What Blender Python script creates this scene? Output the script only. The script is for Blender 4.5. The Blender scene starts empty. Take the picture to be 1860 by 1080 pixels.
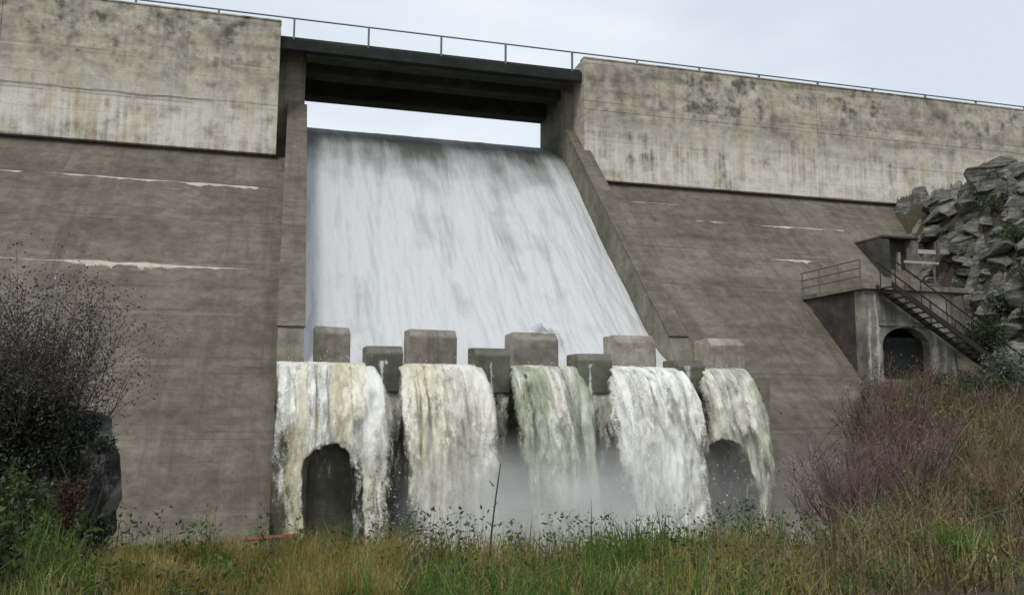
import bpy, bmesh, math, random
import numpy as np
R = math.radians
SC = bpy.context.scene
COL = SC.collection
rng = np.random.default_rng(7)
random.seed(7)

# ------------------------------------------------------------------ camera
cam_d = bpy.data.cameras.new('camera')
cam = bpy.data.objects.new('camera', cam_d)
COL.objects.link(cam)
cam_d.sensor_width = 36.0
cam_d.lens = 36.0 * 1507.0 / 1860.0
cam_d.clip_start = 0.05
cam_d.clip_end = 3000.0
cam.location = (0, 0, 0)
from mathutils import Matrix
cam.rotation_mode = 'XYZ'
cam.rotation_euler = (Matrix.Rotation(R(-15.4), 3, 'Z') @ Matrix.Rotation(R(90 + 7.0), 3, 'X')
                      @ Matrix.Rotation(R(0.25), 3, 'Z')).to_euler()
SC.camera = cam

# ------------------------------------------------------------------ sky, sun, exposure
SUN_DIR = np.array([-0.42, -0.50, 0.90]); SUN_DIR /= np.linalg.norm(SUN_DIR)
world = bpy.data.worlds.new('World'); SC.world = world; world.use_nodes = True
wn, wl = world.node_tree.nodes, world.node_tree.links
wn.clear()
w_out = wn.new('ShaderNodeOutputWorld'); w_bg = wn.new('ShaderNodeBackground')
w_bg.inputs['Strength'].default_value = 0.10
sky = wn.new('ShaderNodeTexSky'); sky.sky_type = 'NISHITA'; sky.sun_disc = False
sky.sun_elevation = math.asin(SUN_DIR[2]); sky.sun_rotation = math.atan2(SUN_DIR[0], SUN_DIR[1])
sky.air_density = 1.0; sky.dust_density = 2.0
w_tc = wn.new('ShaderNodeTexCoord'); w_map = wn.new('ShaderNodeMapping')
w_map.inputs['Scale'].default_value = (1.3, 1.3, 3.2)
w_no = wn.new('ShaderNodeTexNoise'); w_no.inputs['Scale'].default_value = 1.6
w_no.inputs['Detail'].default_value = 5; w_no.inputs['Roughness'].default_value = 0.5
w_rp = wn.new('ShaderNodeValToRGB')
w_rp.color_ramp.elements[0].position = 0.38; w_rp.color_ramp.elements[0].color = (5.7, 6.4, 7.1, 1)
w_rp.color_ramp.elements[1].position = 0.62; w_rp.color_ramp.elements[1].color = (7.6, 7.9, 8.35, 1)
w_mx = wn.new('ShaderNodeMix'); w_mx.data_type = 'RGBA'; w_mx.inputs['Factor'].default_value = 0.92
wl.new(w_tc.outputs['Generated'], w_map.inputs['Vector']); wl.new(w_map.outputs['Vector'], w_no.inputs['Vector'])
wl.new(w_no.outputs['Fac'], w_rp.inputs['Fac'])
wl.new(sky.outputs['Color'], w_mx.inputs['A']); wl.new(w_rp.outputs['Color'], w_mx.inputs['B'])
wl.new(w_mx.outputs['Result'], w_bg.inputs['Color']); wl.new(w_bg.outputs['Background'], w_out.inputs['Surface'])

sun_d = bpy.data.lights.new('sun', 'SUN'); sun_d.energy = 1.3; sun_d.angle = R(18); sun_d.color = (1.0, 0.96, 0.89)
sun = bpy.data.objects.new('sun', sun_d); COL.objects.link(sun)
from mathutils import Vector
sun.rotation_euler = Vector(SUN_DIR).to_track_quat('Z', 'Y').to_euler()
vs = SC.view_settings
vs.view_transform = 'Standard'; vs.look = 'None'; vs.gamma = 1.0; vs.use_curve_mapping = False
vs.exposure = 0.34
SC.render.engine = 'CYCLES'
SC.cycles.volume_step_rate = 2.0
SC.cycles.volume_max_steps = 96
SC.cycles.max_bounces = 6
SC.cycles.volume_bounces = 2
SC.cycles.transparent_max_bounces = 14

# ------------------------------------------------------------------ helpers: numpy noise
def _hash(ix, iy, iz, seed):
    h = (ix.astype(np.int64) * 374761393 + iy.astype(np.int64) * 668265263 + iz.astype(np.int64) * 2147483647 + seed * 974634) & 0xffffffff
    h = ((h ^ (h >> 13)) * 1274126177) & 0xffffffff
    h = h ^ (h >> 16)
    return (h & 0xffff) / 65535.0
def vnoise(x, y, z=0.0, seed=0):
    x = np.asarray(x, float); y = np.asarray(y, float); z = np.zeros_like(x) + z
    ix, iy, iz = np.floor(x), np.floor(y), np.floor(z)
    fx, fy, fz = x - ix, y - iy, z - iz
    fx = fx*fx*(3-2*fx); fy = fy*fy*(3-2*fy); fz = fz*fz*(3-2*fz)
    v = 0
    for a in (0, 1):
        for b in (0, 1):
            for c in (0, 1):
                w = (fx if a else 1-fx) * (fy if b else 1-fy) * (fz if c else 1-fz)
                v = v + w * _hash(ix+a, iy+b, iz+c, seed)
    return v * 2 - 1
def fbm(x, y, z=0.0, seed=0, octv=4):
    s, a = 0, 1.0
    x = np.asarray(x, float); y = np.asarray(y, float); z = np.asarray(z, float)
    for o in range(octv):
        s = s + a * vnoise(x * 2**o, y * 2**o, z * 2**o, seed + o * 17); a *= 0.5
    return s
def sstep(a, b, x):
    t = np.clip((np.asarray(x, float) - a) / (b - a), 0, 1)
    return t*t*(3-2*t)

# ------------------------------------------------------------------ helpers: objects
def tag(o, label=None, cat=None, group=None, kind=None):
    if label: o['label'] = label
    if cat: o['category'] = cat
    if group: o['group'] = group
    if kind: o['kind'] = kind
    return o
def empty(name, loc, label=None, cat=None, group=None):
    o = bpy.data.objects.new(name, None); COL.objects.link(o); o.location = loc
    o.empty_display_size = 0.3
    return tag(o, label, cat, group)
def wloc(o):
    v = Vector((0, 0, 0))
    while o is not None:
        v += Vector(o.location); o = o.parent
    return np.array(v)
def build(name, V, F, m, parent=None, smooth=False):
    """one mesh object from world-space vertices"""
    V = np.asarray(V, float)
    if parent is not None: V = V - wloc(parent)
    me = bpy.data.meshes.new(name)
    if isinstance(F, np.ndarray):
        n, k = F.shape
        me.vertices.add(len(V)); me.vertices.foreach_set('co', V.astype(np.float32).ravel())
        me.loops.add(n*k); me.loops.foreach_set('vertex_index', F.astype(np.int32).ravel())
        me.polygons.add(n); me.polygons.foreach_set('loop_start', np.arange(0, n*k, k, dtype=np.int32))
        me.polygons.foreach_set('loop_total', np.full(n, k, dtype=np.int32))
        me.update(calc_edges=True); me.validate()
    else:
        me.from_pydata([tuple(v) for v in V], [], F); me.update()
    if smooth: me.polygons.foreach_set('use_smooth', np.ones(len(me.polygons), dtype=bool))
    me.materials.append(m)
    o = bpy.data.objects.new(name, me); COL.objects.link(o)
    if parent is not None: o.parent = parent
    return o
class MB:
    """collects pieces of ONE part"""
    def __init__(s): s.V = []; s.F = []
    def add(s, V, F):
        n = len(s.V); s.V += [tuple(v) for v in V]; s.F += [tuple(i + n for i in f) for f in F]; return s
    def box(s, x0, x1, y0, y1, z0, z1):
        return s.add([(x0,y0,z0),(x1,y0,z0),(x1,y1,z0),(x0,y1,z0),(x0,y0,z1),(x1,y0,z1),(x1,y1,z1),(x0,y1,z1)],
                     [(3,2,1,0),(4,5,6,7),(0,1,5,4),(1,2,6,5),(2,3,7,6),(3,0,4,7)])
    def prism(s, prof, x0, x1):
        """prof: (y,z) polygon, extruded along x"""
        n = len(prof)
        V = [(x0, y, z) for y, z in prof] + [(x1, y, z) for y, z in prof]
        F = [tuple(range(n)), tuple(range(2*n-1, n-1, -1))] + [((i+1) % n, i, i+n, (i+1) % n + n) for i in range(n)]
        return s.add(V, F)
    def prismy(s, prof, y0, y1):
        """prof: (x,z) polygon, extruded along y"""
        n = len(prof)
        V = [(x, y0, z) for x, z in prof] + [(x, y1, z) for x, z in prof]
        F = [tuple(range(n)), tuple(range(2*n-1, n-1, -1))] + [((i+1) % n, i, i+n, (i+1) % n + n) for i in range(n)]
        return s.add(V, F)
    def tube(s, P, r0, r1=None, k=6):
        P = [Vector(p) for p in P]; r1 = r0 if r1 is None else r1
        V = []; n = len(P)
        for i, p in enumerate(P):
            d = (P[min(i+1, n-1)] - P[max(i-1, 0)]).normalized()
            a = d.cross(Vector((0, 0, 1)) if abs(d.z) < 0.9 else Vector((1, 0, 0))).normalized(); b = d.cross(a)
            r = r0 + (r1 - r0) * i / max(n-1, 1)
            V += [tuple(p + a * (r*math.cos(2*math.pi*j/k)) + b * (r*math.sin(2*math.pi*j/k))) for j in range(k)]
        F = [(i*k+j, i*k+(j+1) % k, (i+1)*k+(j+1) % k, (i+1)*k+j) for i in range(n-1) for j in range(k)]
        F += [tuple(range(k-1, -1, -1)), tuple(range((n-1)*k, n*k))]
        return s.add(V, F)
    def build(s, name, m, parent=None, smooth=False, bevel=0):
        o = build(name, s.V, s.F, m, parent, smooth)
        bm = bmesh.new(); bm.from_mesh(o.data); bmesh.ops.recalc_face_normals(bm, faces=bm.faces)
        if bevel:
            bmesh.ops.bevel(bm, geom=bm.edges[:], offset=bevel, segments=2, affect='EDGES', profile=0.5)
        bm.to_mesh(o.data); bm.free()
        return o
def grid(nu, nv):
    i = np.arange(nu-1)[:, None]; j = np.arange(nv-1)[None, :]
    a = i*nv + j
    return np.stack([a, a+nv, a+nv+1, a+1], -1).reshape(-1, 4)

# ------------------------------------------------------------------ helpers: materials
class NT:
    def __init__(s, name):
        s.m = bpy.data.materials.new(name); s.m.use_nodes = True
        s.n, s.l = s.m.node_tree.nodes, s.m.node_tree.links
        s.n.clear(); s.out = s.n.new('ShaderNodeOutputMaterial')
        s.geo = s.n.new('ShaderNodeNewGeometry'); s.pos = s.geo.outputs['Position']
    def link(s, a, b): s.l.new(a, b)
    def put(s, sock, v):
        if hasattr(v, 'is_linked') or hasattr(v, 'node'): s.l.new(v, sock)
        else: sock.default_value = v
    def noise(s, scale=(1, 1, 1), sc=1.0, detail=4, rough=0.55, off=(0, 0, 0), dist=0.0):
        mp = s.n.new('ShaderNodeMapping'); mp.inputs['Scale'].default_value = scale; mp.inputs['Location'].default_value = off
        s.l.new(s.pos, mp.inputs['Vector'])
        no = s.n.new('ShaderNodeTexNoise'); no.inputs['Scale'].default_value = sc
        no.inputs['Detail'].default_value = detail; no.inputs['Roughness'].default_value = rough
        no.inputs['Distortion'].default_value = dist
        s.l.new(mp.outputs['Vector'], no.inputs['Vector'])
        return no.outputs['Fac']
    def ramp(s, fac, stops):
        r = s.n.new('ShaderNodeValToRGB'); e = r.color_ramp.elements
        while len(e) < len(stops): e.new(0.5)
        for x, (p, c) in zip(e, stops):
            x.position = p; x.color = (c, c, c, 1) if isinstance(c, (int, float)) else (*c, 1)
        s.put(r.inputs['Fac'], fac)
        return r.outputs['Color']
    def mix(s, f, a, b, mode='MIX'):
        x = s.n.new('ShaderNodeMix'); x.data_type = 'RGBA'; x.blend_type = mode
        s.put(x.inputs['Factor'], f)
        for k, v in (('A', a), ('B', b)):
            if isinstance(v, tuple): x.inputs[k].default_value = (*v, 1)
            elif isinstance(v, (int, float)): x.inputs[k].default_value = (v, v, v, 1)
            else: s.l.new(v, x.inputs[k])
        return x.outputs['Result']
    def math(s, op, a, b=0.0):
        x = s.n.new('ShaderNodeMath'); x.operation = op
        s.put(x.inputs[0], a); s.put(x.inputs[1], b)
        return x.outputs[0]
    def xyz(s):
        x = s.n.new('ShaderNodeSeparateXYZ'); s.l.new(s.pos, x.inputs[0]); return x.outputs
    def rng(s, v, a, b, c=0.0, d=1.0):
        x = s.n.new('ShaderNodeMapRange'); x.interpolation_type = 'SMOOTHSTEP'
        for i, q in enumerate((v, a, b, c, d)): s.put(x.inputs[i], q)
        return x.outputs[0]
    def bump(s, h, strength=0.3, dist=0.05):
        b = s.n.new('ShaderNodeBump'); b.inputs['Strength'].default_value = strength; b.inputs['Distance'].default_value = dist
        s.l.new(h, b.inputs['Height']); return b.outputs['Normal']
    def bsdf(s, col, rough=0.85, normal=None, spec=0.3, **kw):
        p = s.n.new('ShaderNodeBsdfPrincipled')
        if isinstance(col, tuple): p.inputs['Base Color'].default_value = (*col, 1)
        else: s.l.new(col, p.inputs['Base Color'])
        s.put(p.inputs['Roughness'], rough); p.inputs['Specular IOR Level'].default_value = spec
        if normal is not None: s.l.new(normal, p.inputs['Normal'])
        for k, v in kw.items(): s.put(p.inputs[k.replace('_', ' ')], v)
        return p.outputs['BSDF']
    def done(s, sh): s.l.new(sh, s.out.inputs['Surface']); return s.m

def plain(name, col, rough=0.6, vary=0.25, sc=6.0, spec=0.3, metal=0.0):
    t = NT(name); n = t.noise(sc=sc, detail=5)
    c = t.mix(n, tuple(x*(1-vary) for x in col), tuple(min(1, x*(1+vary)) for x in col))
    return t.done(t.bsdf(c, rough, t.bump(n, 0.15, 0.01), spec, Metallic=metal))

def concrete(name, dark, mid, light, pale=None, pale_z=None, algae=0.0, algae_z=None, rough=0.9, seed=0.0, streak_amt=0.5, damp=0.0, bl_sc=0.95, bl_amt=0.55, boards=0.0):
    """board-marked mass concrete: mottling, run-down streaks, lift bands, pitting"""
    t = NT(name); o = (seed, seed*1.7, seed*0.6)
    big = t.noise(sc=0.30, detail=6, rough=0.6, off=o)
    med = t.noise(sc=1.7, detail=7, rough=0.62, off=o)
    fine = t.noise(sc=11, detail=5, rough=0.6)
    st = t.noise((1.5, 0.10, 0.10), 1.0, 5, 0.6, o)
    st2 = t.noise((5.0, 0.22, 0.22), 1.0, 4, 0.6, o)
    hb = t.noise((0.10, 1.6, 1.6), 1.0, 4, 0.6, o)
    f = t.math('ADD', t.math('MULTIPLY', big, 0.42), t.math('ADD', t.math('MULTIPLY', med, 0.33), t.math('MULTIPLY', hb, 0.25)))
    c = t.ramp(f, [(0.38, dark), (0.50, mid), (0.61, light)])
    bl = t.noise((1, 1.2, 1.2), bl_sc, 8, 0.7, (o[0] + 7, 2, 5), 0.4) if True else t.noise(sc=0.95, detail=8, rough=0.7, off=(o[0] + 7, 2, 5), dist=0.6)
    c = t.mix(bl_amt, c, t.ramp(bl, [(0.36, 0.50), (0.5, 1.0), (0.64, 1.42)]), 'MULTIPLY')
    sf = t.math('ADD', t.math('MULTIPLY', st, 0.6), t.math('MULTIPLY', st2, 0.4))
    c = t.mix(t.math('MULTIPLY', t.ramp(sf, [(0.50, 0.0), (0.66, 1.0)]), streak_amt), c, tuple(x*0.62 for x in dark))
    if pale:
        z = t.xyz()[2]
        w = t.rng(t.math('ADD', z, t.math('MULTIPLY', t.math('SUBTRACT', med, 0.5), 2.0)), pale_z[0], pale_z[1], 1.0, 0.0)
        ps = t.math('MULTIPLY', t.ramp(t.math('ADD', t.math('MULTIPLY', st2, 0.55), t.math('MULTIPLY', med, 0.45)), [(0.38, 0.0), (0.58, 1.0)]), w)
        c = t.mix(t.math('MULTIPLY', ps, 0.9), c, pale)
        yl = t.math('MULTIPLY', t.ramp(t.noise((2.1, 0.3, 0.3), 1.0, 3, 0.5, (9, 3, 1)), [(0.53, 0.0), (0.68, 1.0)]), w)
        c = t.mix(t.math('MULTIPLY', yl, 0.45), c, (0.40, 0.30, 0.15))
    if algae:
        z = t.xyz()[2]
        w = t.rng(z, algae_z[0], algae_z[1], 0.0, 1.0)
        a = t.math('MULTIPLY', t.ramp(t.math('ADD', t.math('MULTIPLY', big, 0.45), t.math('MULTIPLY', med, 0.55)), [(0.50, 0.0), (0.62, 1.0)]), w)
        c = t.mix(t.math('MULTIPLY', a, algae), c, (0.045, 0.042, 0.034))
    if boards:                                              # board marks and lift lines left by the formwork
        z = t.xyz()[2]; wob = t.math('ADD', z, t.math('MULTIPLY', t.math('SUBTRACT', t.noise((0.25, 1, 1), 1.0, 2), 0.5), 0.10))
        for per, wd, am in ((0.52, 0.07, 0.45), (2.0, 0.03, 0.8)):
            fr = t.math('ABSOLUTE', t.math('SUBTRACT', t.math('FRACT', t.math('DIVIDE', wob, per)), 0.5))
            ln = t.math('MULTIPLY', t.rng(fr, 0.0, wd, 1.0, 0.0), t.ramp(t.noise((0.35, 1.2, 1.2), 1.0, 4, 0.6, (per*9, 1, 4)), [(0.44, 0.0), (0.62, 1.0)]))
            c = t.mix(t.math('MULTIPLY', ln, am * boards), c, tuple(x*0.55 for x in dark))
            sh = t.math('MULTIPLY', t.rng(t.math('ABSOLUTE', t.math('SUBTRACT', t.math('FRACT', t.math('ADD', t.math('DIVIDE', wob, per), 0.06)), 0.5)), 0.0, wd, 1.0, 0.0), t.ramp(t.noise((0.5, 1.2, 1.2), 1.0, 4, 0.6, (per*5, 8, 4)), [(0.50, 0.0), (0.66, 1.0)]))
            c = t.mix(t.math('MULTIPLY', sh, 0.5 * am * boards), c, tuple(min(1, x*1.5) for x in light))
    pit = t.ramp(t.noise(sc=4.5, detail=3, rough=0.7, off=(3, 1, 8)), [(0.66, 0.0), (0.74, 1.0)])
    c = t.mix(t.math('MULTIPLY', pit, 0.55), c, tuple(x*0.45 for x in dark))
    c = t.mix(t.math('MULTIPLY', fine, 0.5), c, tuple(x*1.25 for x in mid), 'MIX') if False else c
    c = t.mix(0.25, c, t.ramp(fine, [(0.3, 0.55), (0.7, 1.25)]), 'MULTIPLY')
    h = t.math('ADD', t.math('MULTIPLY', med, 1.0), t.math('ADD', t.math('MULTIPLY', fine, 0.35), t.math('MULTIPLY', hb, 0.6)))
    rr = t.math('SUBTRACT', rough, t.math('MULTIPLY', t.ramp(st, [(0.4, 0.0), (0.6, 1.0)]), damp))
    return t.done(t.bsdf(c, rr, t.bump(h, 0.45, 0.05), 0.35))

M = {}
M['upper'] = concrete('weathered_pale_concrete', (0.20, 0.178, 0.138), (0.48, 0.437, 0.342), (0.71, 0.66, 0.535),
                      pale=(0.76, 0.73, 0.64), pale_z=(12.3, 14.8), algae=0.85, algae_z=(12.0, 15.6), seed=2.0, streak_amt=0.38, boards=0.6, bl_sc=1.2)
M['face'] = concrete('brown_stained_concrete', (0.085, 0.071, 0.054), (0.138, 0.118, 0.092), (0.195, 0.171, 0.138), bl_sc=2.4, bl_amt=0.45, boards=0.7, seed=5.0, streak_amt=0.55, rough=0.85, damp=0.15)
M['pier'] = concrete('grey_green_concrete', (0.11, 0.105, 0.075), (0.17, 0.16, 0.12), (0.24, 0.225, 0.17), seed=8.0, streak_amt=0.6)
M['wet_shade'] = concrete('wet_and_shade_concrete', (0.030, 0.030, 0.026), (0.055, 0.052, 0.045), (0.09, 0.085, 0.072), seed=3.0, streak_amt=0.6, rough=0.55, damp=0.25)  # wet apron concrete; also paints the shade on the portal's left wall
M['tooth'] = concrete('mossy_wet_concrete', (0.060, 0.060, 0.042), (0.115, 0.112, 0.082), (0.19, 0.18, 0.14), seed=6.0, streak_amt=0.5, rough=0.6, damp=0.2)
M['block'] = concrete('damp_block_concrete', (0.105, 0.093, 0.074), (0.20, 0.177, 0.144), (0.31, 0.28, 0.232), seed=11.0, streak_amt=0.8, rough=0.6, damp=0.2, algae=0.7, algae_z=(2.4, 1.0), bl_sc=2.5)
M['block_pale'] = concrete('pale_block_concrete', (0.21, 0.186, 0.146), (0.33, 0.296, 0.236), (0.46, 0.417, 0.335), seed=12.0, streak_amt=0.6, rough=0.8, algae=0.5, algae_z=(2.3, 1.0), bl_sc=2.5)  # lighter colour for the two right-hand baffle blocks
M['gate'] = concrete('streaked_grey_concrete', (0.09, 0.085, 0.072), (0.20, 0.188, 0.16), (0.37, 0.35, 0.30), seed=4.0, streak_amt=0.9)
M['side'] = concrete('shaded_streaked_concrete', (0.03, 0.028, 0.024), (0.065, 0.06, 0.052), (0.13, 0.12, 0.10), seed=14.0, streak_amt=0.9)  # shade of the side face painted into the colour, over real streaks
M['under'] = concrete('dark_soffit_concrete', (0.026, 0.024, 0.019), (0.042, 0.039, 0.032), (0.07, 0.064, 0.052), seed=9.0, streak_amt=0.3)  # plain dark colour for the deck and beams
M['fascia'] = concrete('black_shade_concrete', (0.012, 0.014, 0.014), (0.02, 0.023, 0.022), (0.04, 0.042, 0.04), seed=1.0, streak_amt=0.3)  # near black carries the overhang shade of the fascia and the doorway's darkness
def crust(name, col):
    t = NT(name); n = t.noise(sc=2.5, detail=6, rough=0.65); n2 = t.noise(sc=13, detail=4, rough=0.7)
    c = t.mix(n, tuple(x*0.55 for x in col), tuple(x*1.35 for x in col))
    at = t.n.new('ShaderNodeAttribute'); at.attribute_name = 'tear'
    al = t.rng(t.math('SUBTRACT', t.math('ADD', t.math('MULTIPLY', n, 0.5), t.math('MULTIPLY', n2, 0.5)), at.outputs['Fac']), -0.16, 0.20)
    tr = t.n.new('ShaderNodeBsdfTransparent'); mx = t.n.new('ShaderNodeMixShader')
    t.l.new(al, mx.inputs[0]); t.l.new(tr.outputs[0], mx.inputs[1]); t.l.new(t.bsdf(c, 0.9, t.bump(n2, 0.4, 0.03)), mx.inputs[2])
    return t.done(mx.outputs[0])
def set_attr(o, name, vals):
    at = o.data.attributes.new(name, 'FLOAT', 'POINT'); at.data.foreach_set('value', np.asarray(vals, np.float32))
    return o
M['calcite'] = crust('calcite_deposit', (0.50, 0.455, 0.37))
M['calcite_grey'] = crust('grey_lime_crust', (0.46, 0.435, 0.375))
M['steel'] = plain('grey_painted_steel', (0.13, 0.15, 0.18), 0.5, 0.3)
M['dark_steel'] = plain('dark_rusty_steel', (0.022, 0.020, 0.018), 0.6, 0.4)
M['rail_tan'] = plain('weathered_galvanised_rail', (0.16, 0.13, 0.10), 0.6, 0.3)
M['white_paint'] = plain('chipped_white_paint', (0.42, 0.39, 0.36), 0.6, 0.4, 3.0)
M['red_paint'] = plain('dull_red_paint', (0.075, 0.028, 0.028), 0.6, 0.35)
M['red_pipe'] = plain('faded_red_plastic', (0.26, 0.045, 0.04), 0.5, 0.35)
M['black'] = plain('black_rubber', (0.012, 0.012, 0.012), 0.6, 0.3)

# ================================================================== THE SETTING
def ground_h(X, Y):
    X = np.asarray(X, float); Y = np.asarray(Y, float)
    near = -1.78 - 0.012 * Y + 0 * X
    left = -1.78 - 1.15 * sstep(9.5, 17, Y) - 0.95 * sstep(17, 24, Y)
    left = left + 9.0 * sstep(-16, -34, X) * sstep(-2, 22, Y)
    shore_r = 0.70 * Y
    right = -1.85 + 2.25 * sstep(13, 27, Y)
    hill = 10.3 * sstep(27.7, 34.2, X + 0.10 * (Y - 30)) * sstep(20, 29, Y + 0.35 * (X - 30)) + 4.0 * sstep(34, 70, X)
    right = right + hill
    river = np.where(Y < 9.6, near, -1.9 - 3.2 * sstep(9.6, 15.5, Y))
    wl_ = sstep(0.7, -0.5, X)
    wr_ = sstep(shore_r, shore_r + 0.07 * Y + 0.9, X)
    h = river * (1 - wl_) * (1 - wr_) + left * wl_ + right * wr_ * (1 - wl_)
    nb = sstep(8.0, 10.5, Y)
    h = near * (1 - nb) + h * nb
    rough = 0.10 * fbm(X * 0.5, Y * 0.5, seed=3) + 0.04 * fbm(X * 2.1, Y * 2.1, seed=4)
    rough = rough + 0.55 * fbm(X * 0.33, Y * 0.33, seed=9) * sstep(27.5, 31, X)
    return h + rough
def axis(a, b, d, far):
    mid = np.arange(a, b + d/2, d); g = []; s = d; x = b
    while x < far: s *= 1.35; x += s; g.append(x)
    lo = []; s = d; x = a
    while x > -far: s *= 1.35; x -= s; lo.append(x)
    return np.concatenate([np.array(lo[::-1]), mid, np.array(g)])
gx, gy = axis(-16, 42, 0.4, 900), axis(2, 40, 0.4, 900)
GX, GY = np.meshgrid(gx, gy, indexing='ij')
GZ = ground_h(GX, GY)
t = NT('earth_and_turf')
n1 = t.noise(sc=0.5, detail=6); n2 = t.noise(sc=5, detail=6, rough=0.65); n3 = t.noise(sc=30, detail=3)
c = t.ramp(n1, [(0.38, (0.048, 0.048, 0.026)), (0.52, (0.065, 0.054, 0.036)), (0.66, (0.045, 0.055, 0.024))])
c = t.mix(t.ramp(n2, [(0.45, 0.0), (0.7, 0.8)]), c, (0.105, 0.088, 0.064))
c = t.mix(0.5, c, t.ramp(n3, [(0.3, 0.5), (0.7, 1.3)]), 'MULTIPLY')
M['earth'] = t.done(t.bsdf(c, 0.95, t.bump(t.math('ADD', n2, t.math('MULTIPLY', n3, 0.3)), 0.8, 0.08), 0.15))
g = build('ground', np.stack([GX, GY, GZ], -1).reshape(-1, 3), grid(len(gx), len(gy)), M['earth'], None, True)
tag(g, 'uneven earth bank with turf sloping down to the plunge pool', 'ground', kind='structure')

# ------------------------------------------------------------------ water materials
def water_mat(name, thin, mid, foam, lo, hi, along, rough=0.28, extra=None, seed=0.0, big_sc=0.9, bmp=0.5, wts=(0.34, 0.24, 0.42), tear=False, dist=0.0):
    t = NT(name)
    sx = tuple(along)
    a = t.noise(sx, 1.0, 6, 0.6, (seed, 0, seed), dist); b = t.noise(tuple(v*3.1 for v in sx), 1.0, 5, 0.65, (seed, 2, 1), dist); c0 = t.noise(sc=big_sc, detail=5, off=(seed, 1, 3))
    fine = t.noise(sc=14, detail=4, rough=0.7)
    f = t.math('ADD', t.math('MULTIPLY', a, wts[0]), t.math('ADD', t.math('MULTIPLY', b, wts[1]), t.math('MULTIPLY', c0, wts[2])))
    if extra: f = t.math('ADD', f, extra(t, b))
    c = t.ramp(f, [(lo, thin), ((lo+hi)/2, mid), (hi, foam)])
    c = t.mix(0.3, c, t.ramp(fine, [(0.3, 0.75), (0.7, 1.12)]), 'MULTIPLY')
    h = t.math('ADD', t.math('MULTIPLY', b, 1.0), t.math('MULTIPLY', fine, 0.35))
    sh = t.bsdf(c, rough, t.bump(h, bmp, 0.08), 0.4)
    if tear:                                                # sheets tear open where the mesh says the water thins
        at = t.n.new('ShaderNodeAttribute'); at.attribute_name = 'tear'
        k1 = t.noise((4.5, 2.0, 1.3), 1.0, 5, 0.68, (seed, 5, 2), 0.5); k2 = t.noise(sc=17, detail=3, rough=0.7, off=(seed, 0, 0))
        kk = t.math('ADD', t.math('MULTIPLY', k1, 0.7), t.math('MULTIPLY', k2, 0.3))
        al = t.rng(t.math('SUBTRACT', kk, at.outputs['Fac']), -0.12, 0.16)
        tr = t.n.new('ShaderNodeBsdfTransparent'); mx = t.n.new('ShaderNodeMixShader')
        t.l.new(al, mx.inputs[0]); t.l.new(tr.outputs[0], mx.inputs[1]); t.l.new(sh, mx.inputs[2]); sh = mx.outputs[0]
    return t.done(sh)
def chute_extra(t, b):
    x = t.xyz()
    # thin clear water over the crest, whitening as it speeds up down the chute
    return t.rng(x[2], 8.5, 14.0, 0.14, -0.16)
M['chute_water'] = water_mat('aerated_chute_water', (0.10, 0.102, 0.09), (0.32, 0.33, 0.325), (0.56, 0.57, 0.575), 0.33, 0.60, (0.45, 0.05, 0.05), 0.5, chute_extra, big_sc=0.5, bmp=0.55, wts=(0.42, 0.33, 0.25), dist=0.4)
FK = dict(tear=True, wts=(0.42, 0.30, 0.28), dist=0.5, bmp=0.4, big_sc=1.1)
M['fall_cream'] = water_mat('silty_cream_fall', (0.37, 0.35, 0.16), (0.58, 0.545, 0.39), (0.78, 0.75, 0.65), 0.37, 0.58, (1.7, 0.7, 0.30), seed=1.0, **FK)
M['fall_mixed'] = water_mat('cream_and_green_fall', (0.255, 0.275, 0.205), (0.53, 0.51, 0.42), (0.77, 0.75, 0.69), 0.37, 0.58, (1.6, 0.7, 0.28), seed=4.0, **FK)
M['fall_green'] = water_mat('green_glassy_fall', (0.155, 0.175, 0.11), (0.35, 0.37, 0.275), (0.67, 0.665, 0.56), 0.37, 0.60, (1.9, 0.7, 0.30), seed=7.0, **FK)
M['fall_white'] = water_mat('foaming_white_fall', (0.44, 0.44, 0.38), (0.66, 0.66, 0.60), (0.83, 0.83, 0.79), 0.37, 0.57, (1.9, 0.8, 0.35), 0.45, seed=2.0, **FK)
M['pool_foam'] = plain('spray_droplets', (0.7, 0.7, 0.68), 0.3, 0.1)
M['pool'] = water_mat('churned_pool_water', (0.10, 0.11, 0.09), (0.26, 0.26, 0.22), (0.6, 0.6, 0.55), 0.40, 0.62, (0.6, 0.6, 0.6), 0.2, seed=5.0)

px_, py_ = np.linspace(-3, 24, 136), np.linspace(9.5, 27, 96)
PX, PY = np.meshgrid(px_, py_, indexing='ij')
PZ = -4.0 + 0.10 * fbm(PX * 1.3, PY * 1.3, seed=12) + 0.22 * np.exp(-((PY - 21.4) / 1.2)**2) * (1 + fbm(PX * 2, PY * 2, seed=13))
o = build('plunge_pool', np.stack([PX, PY, PZ], -1).reshape(-1, 3), grid(136, 96), M['pool'], None, True)
tag(o, 'churned plunge pool below the falls', 'pool', kind='structure')
o = build('reservoir', [(-60, 44.0, 14.12), (75, 44.0, 14.12), (160, 420, 14.12), (-150, 420, 14.12)], [(0, 1, 2, 3)], M['pool'])
tag(o, 'still reservoir water held behind the dam', 'reservoir', kind='structure')

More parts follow.
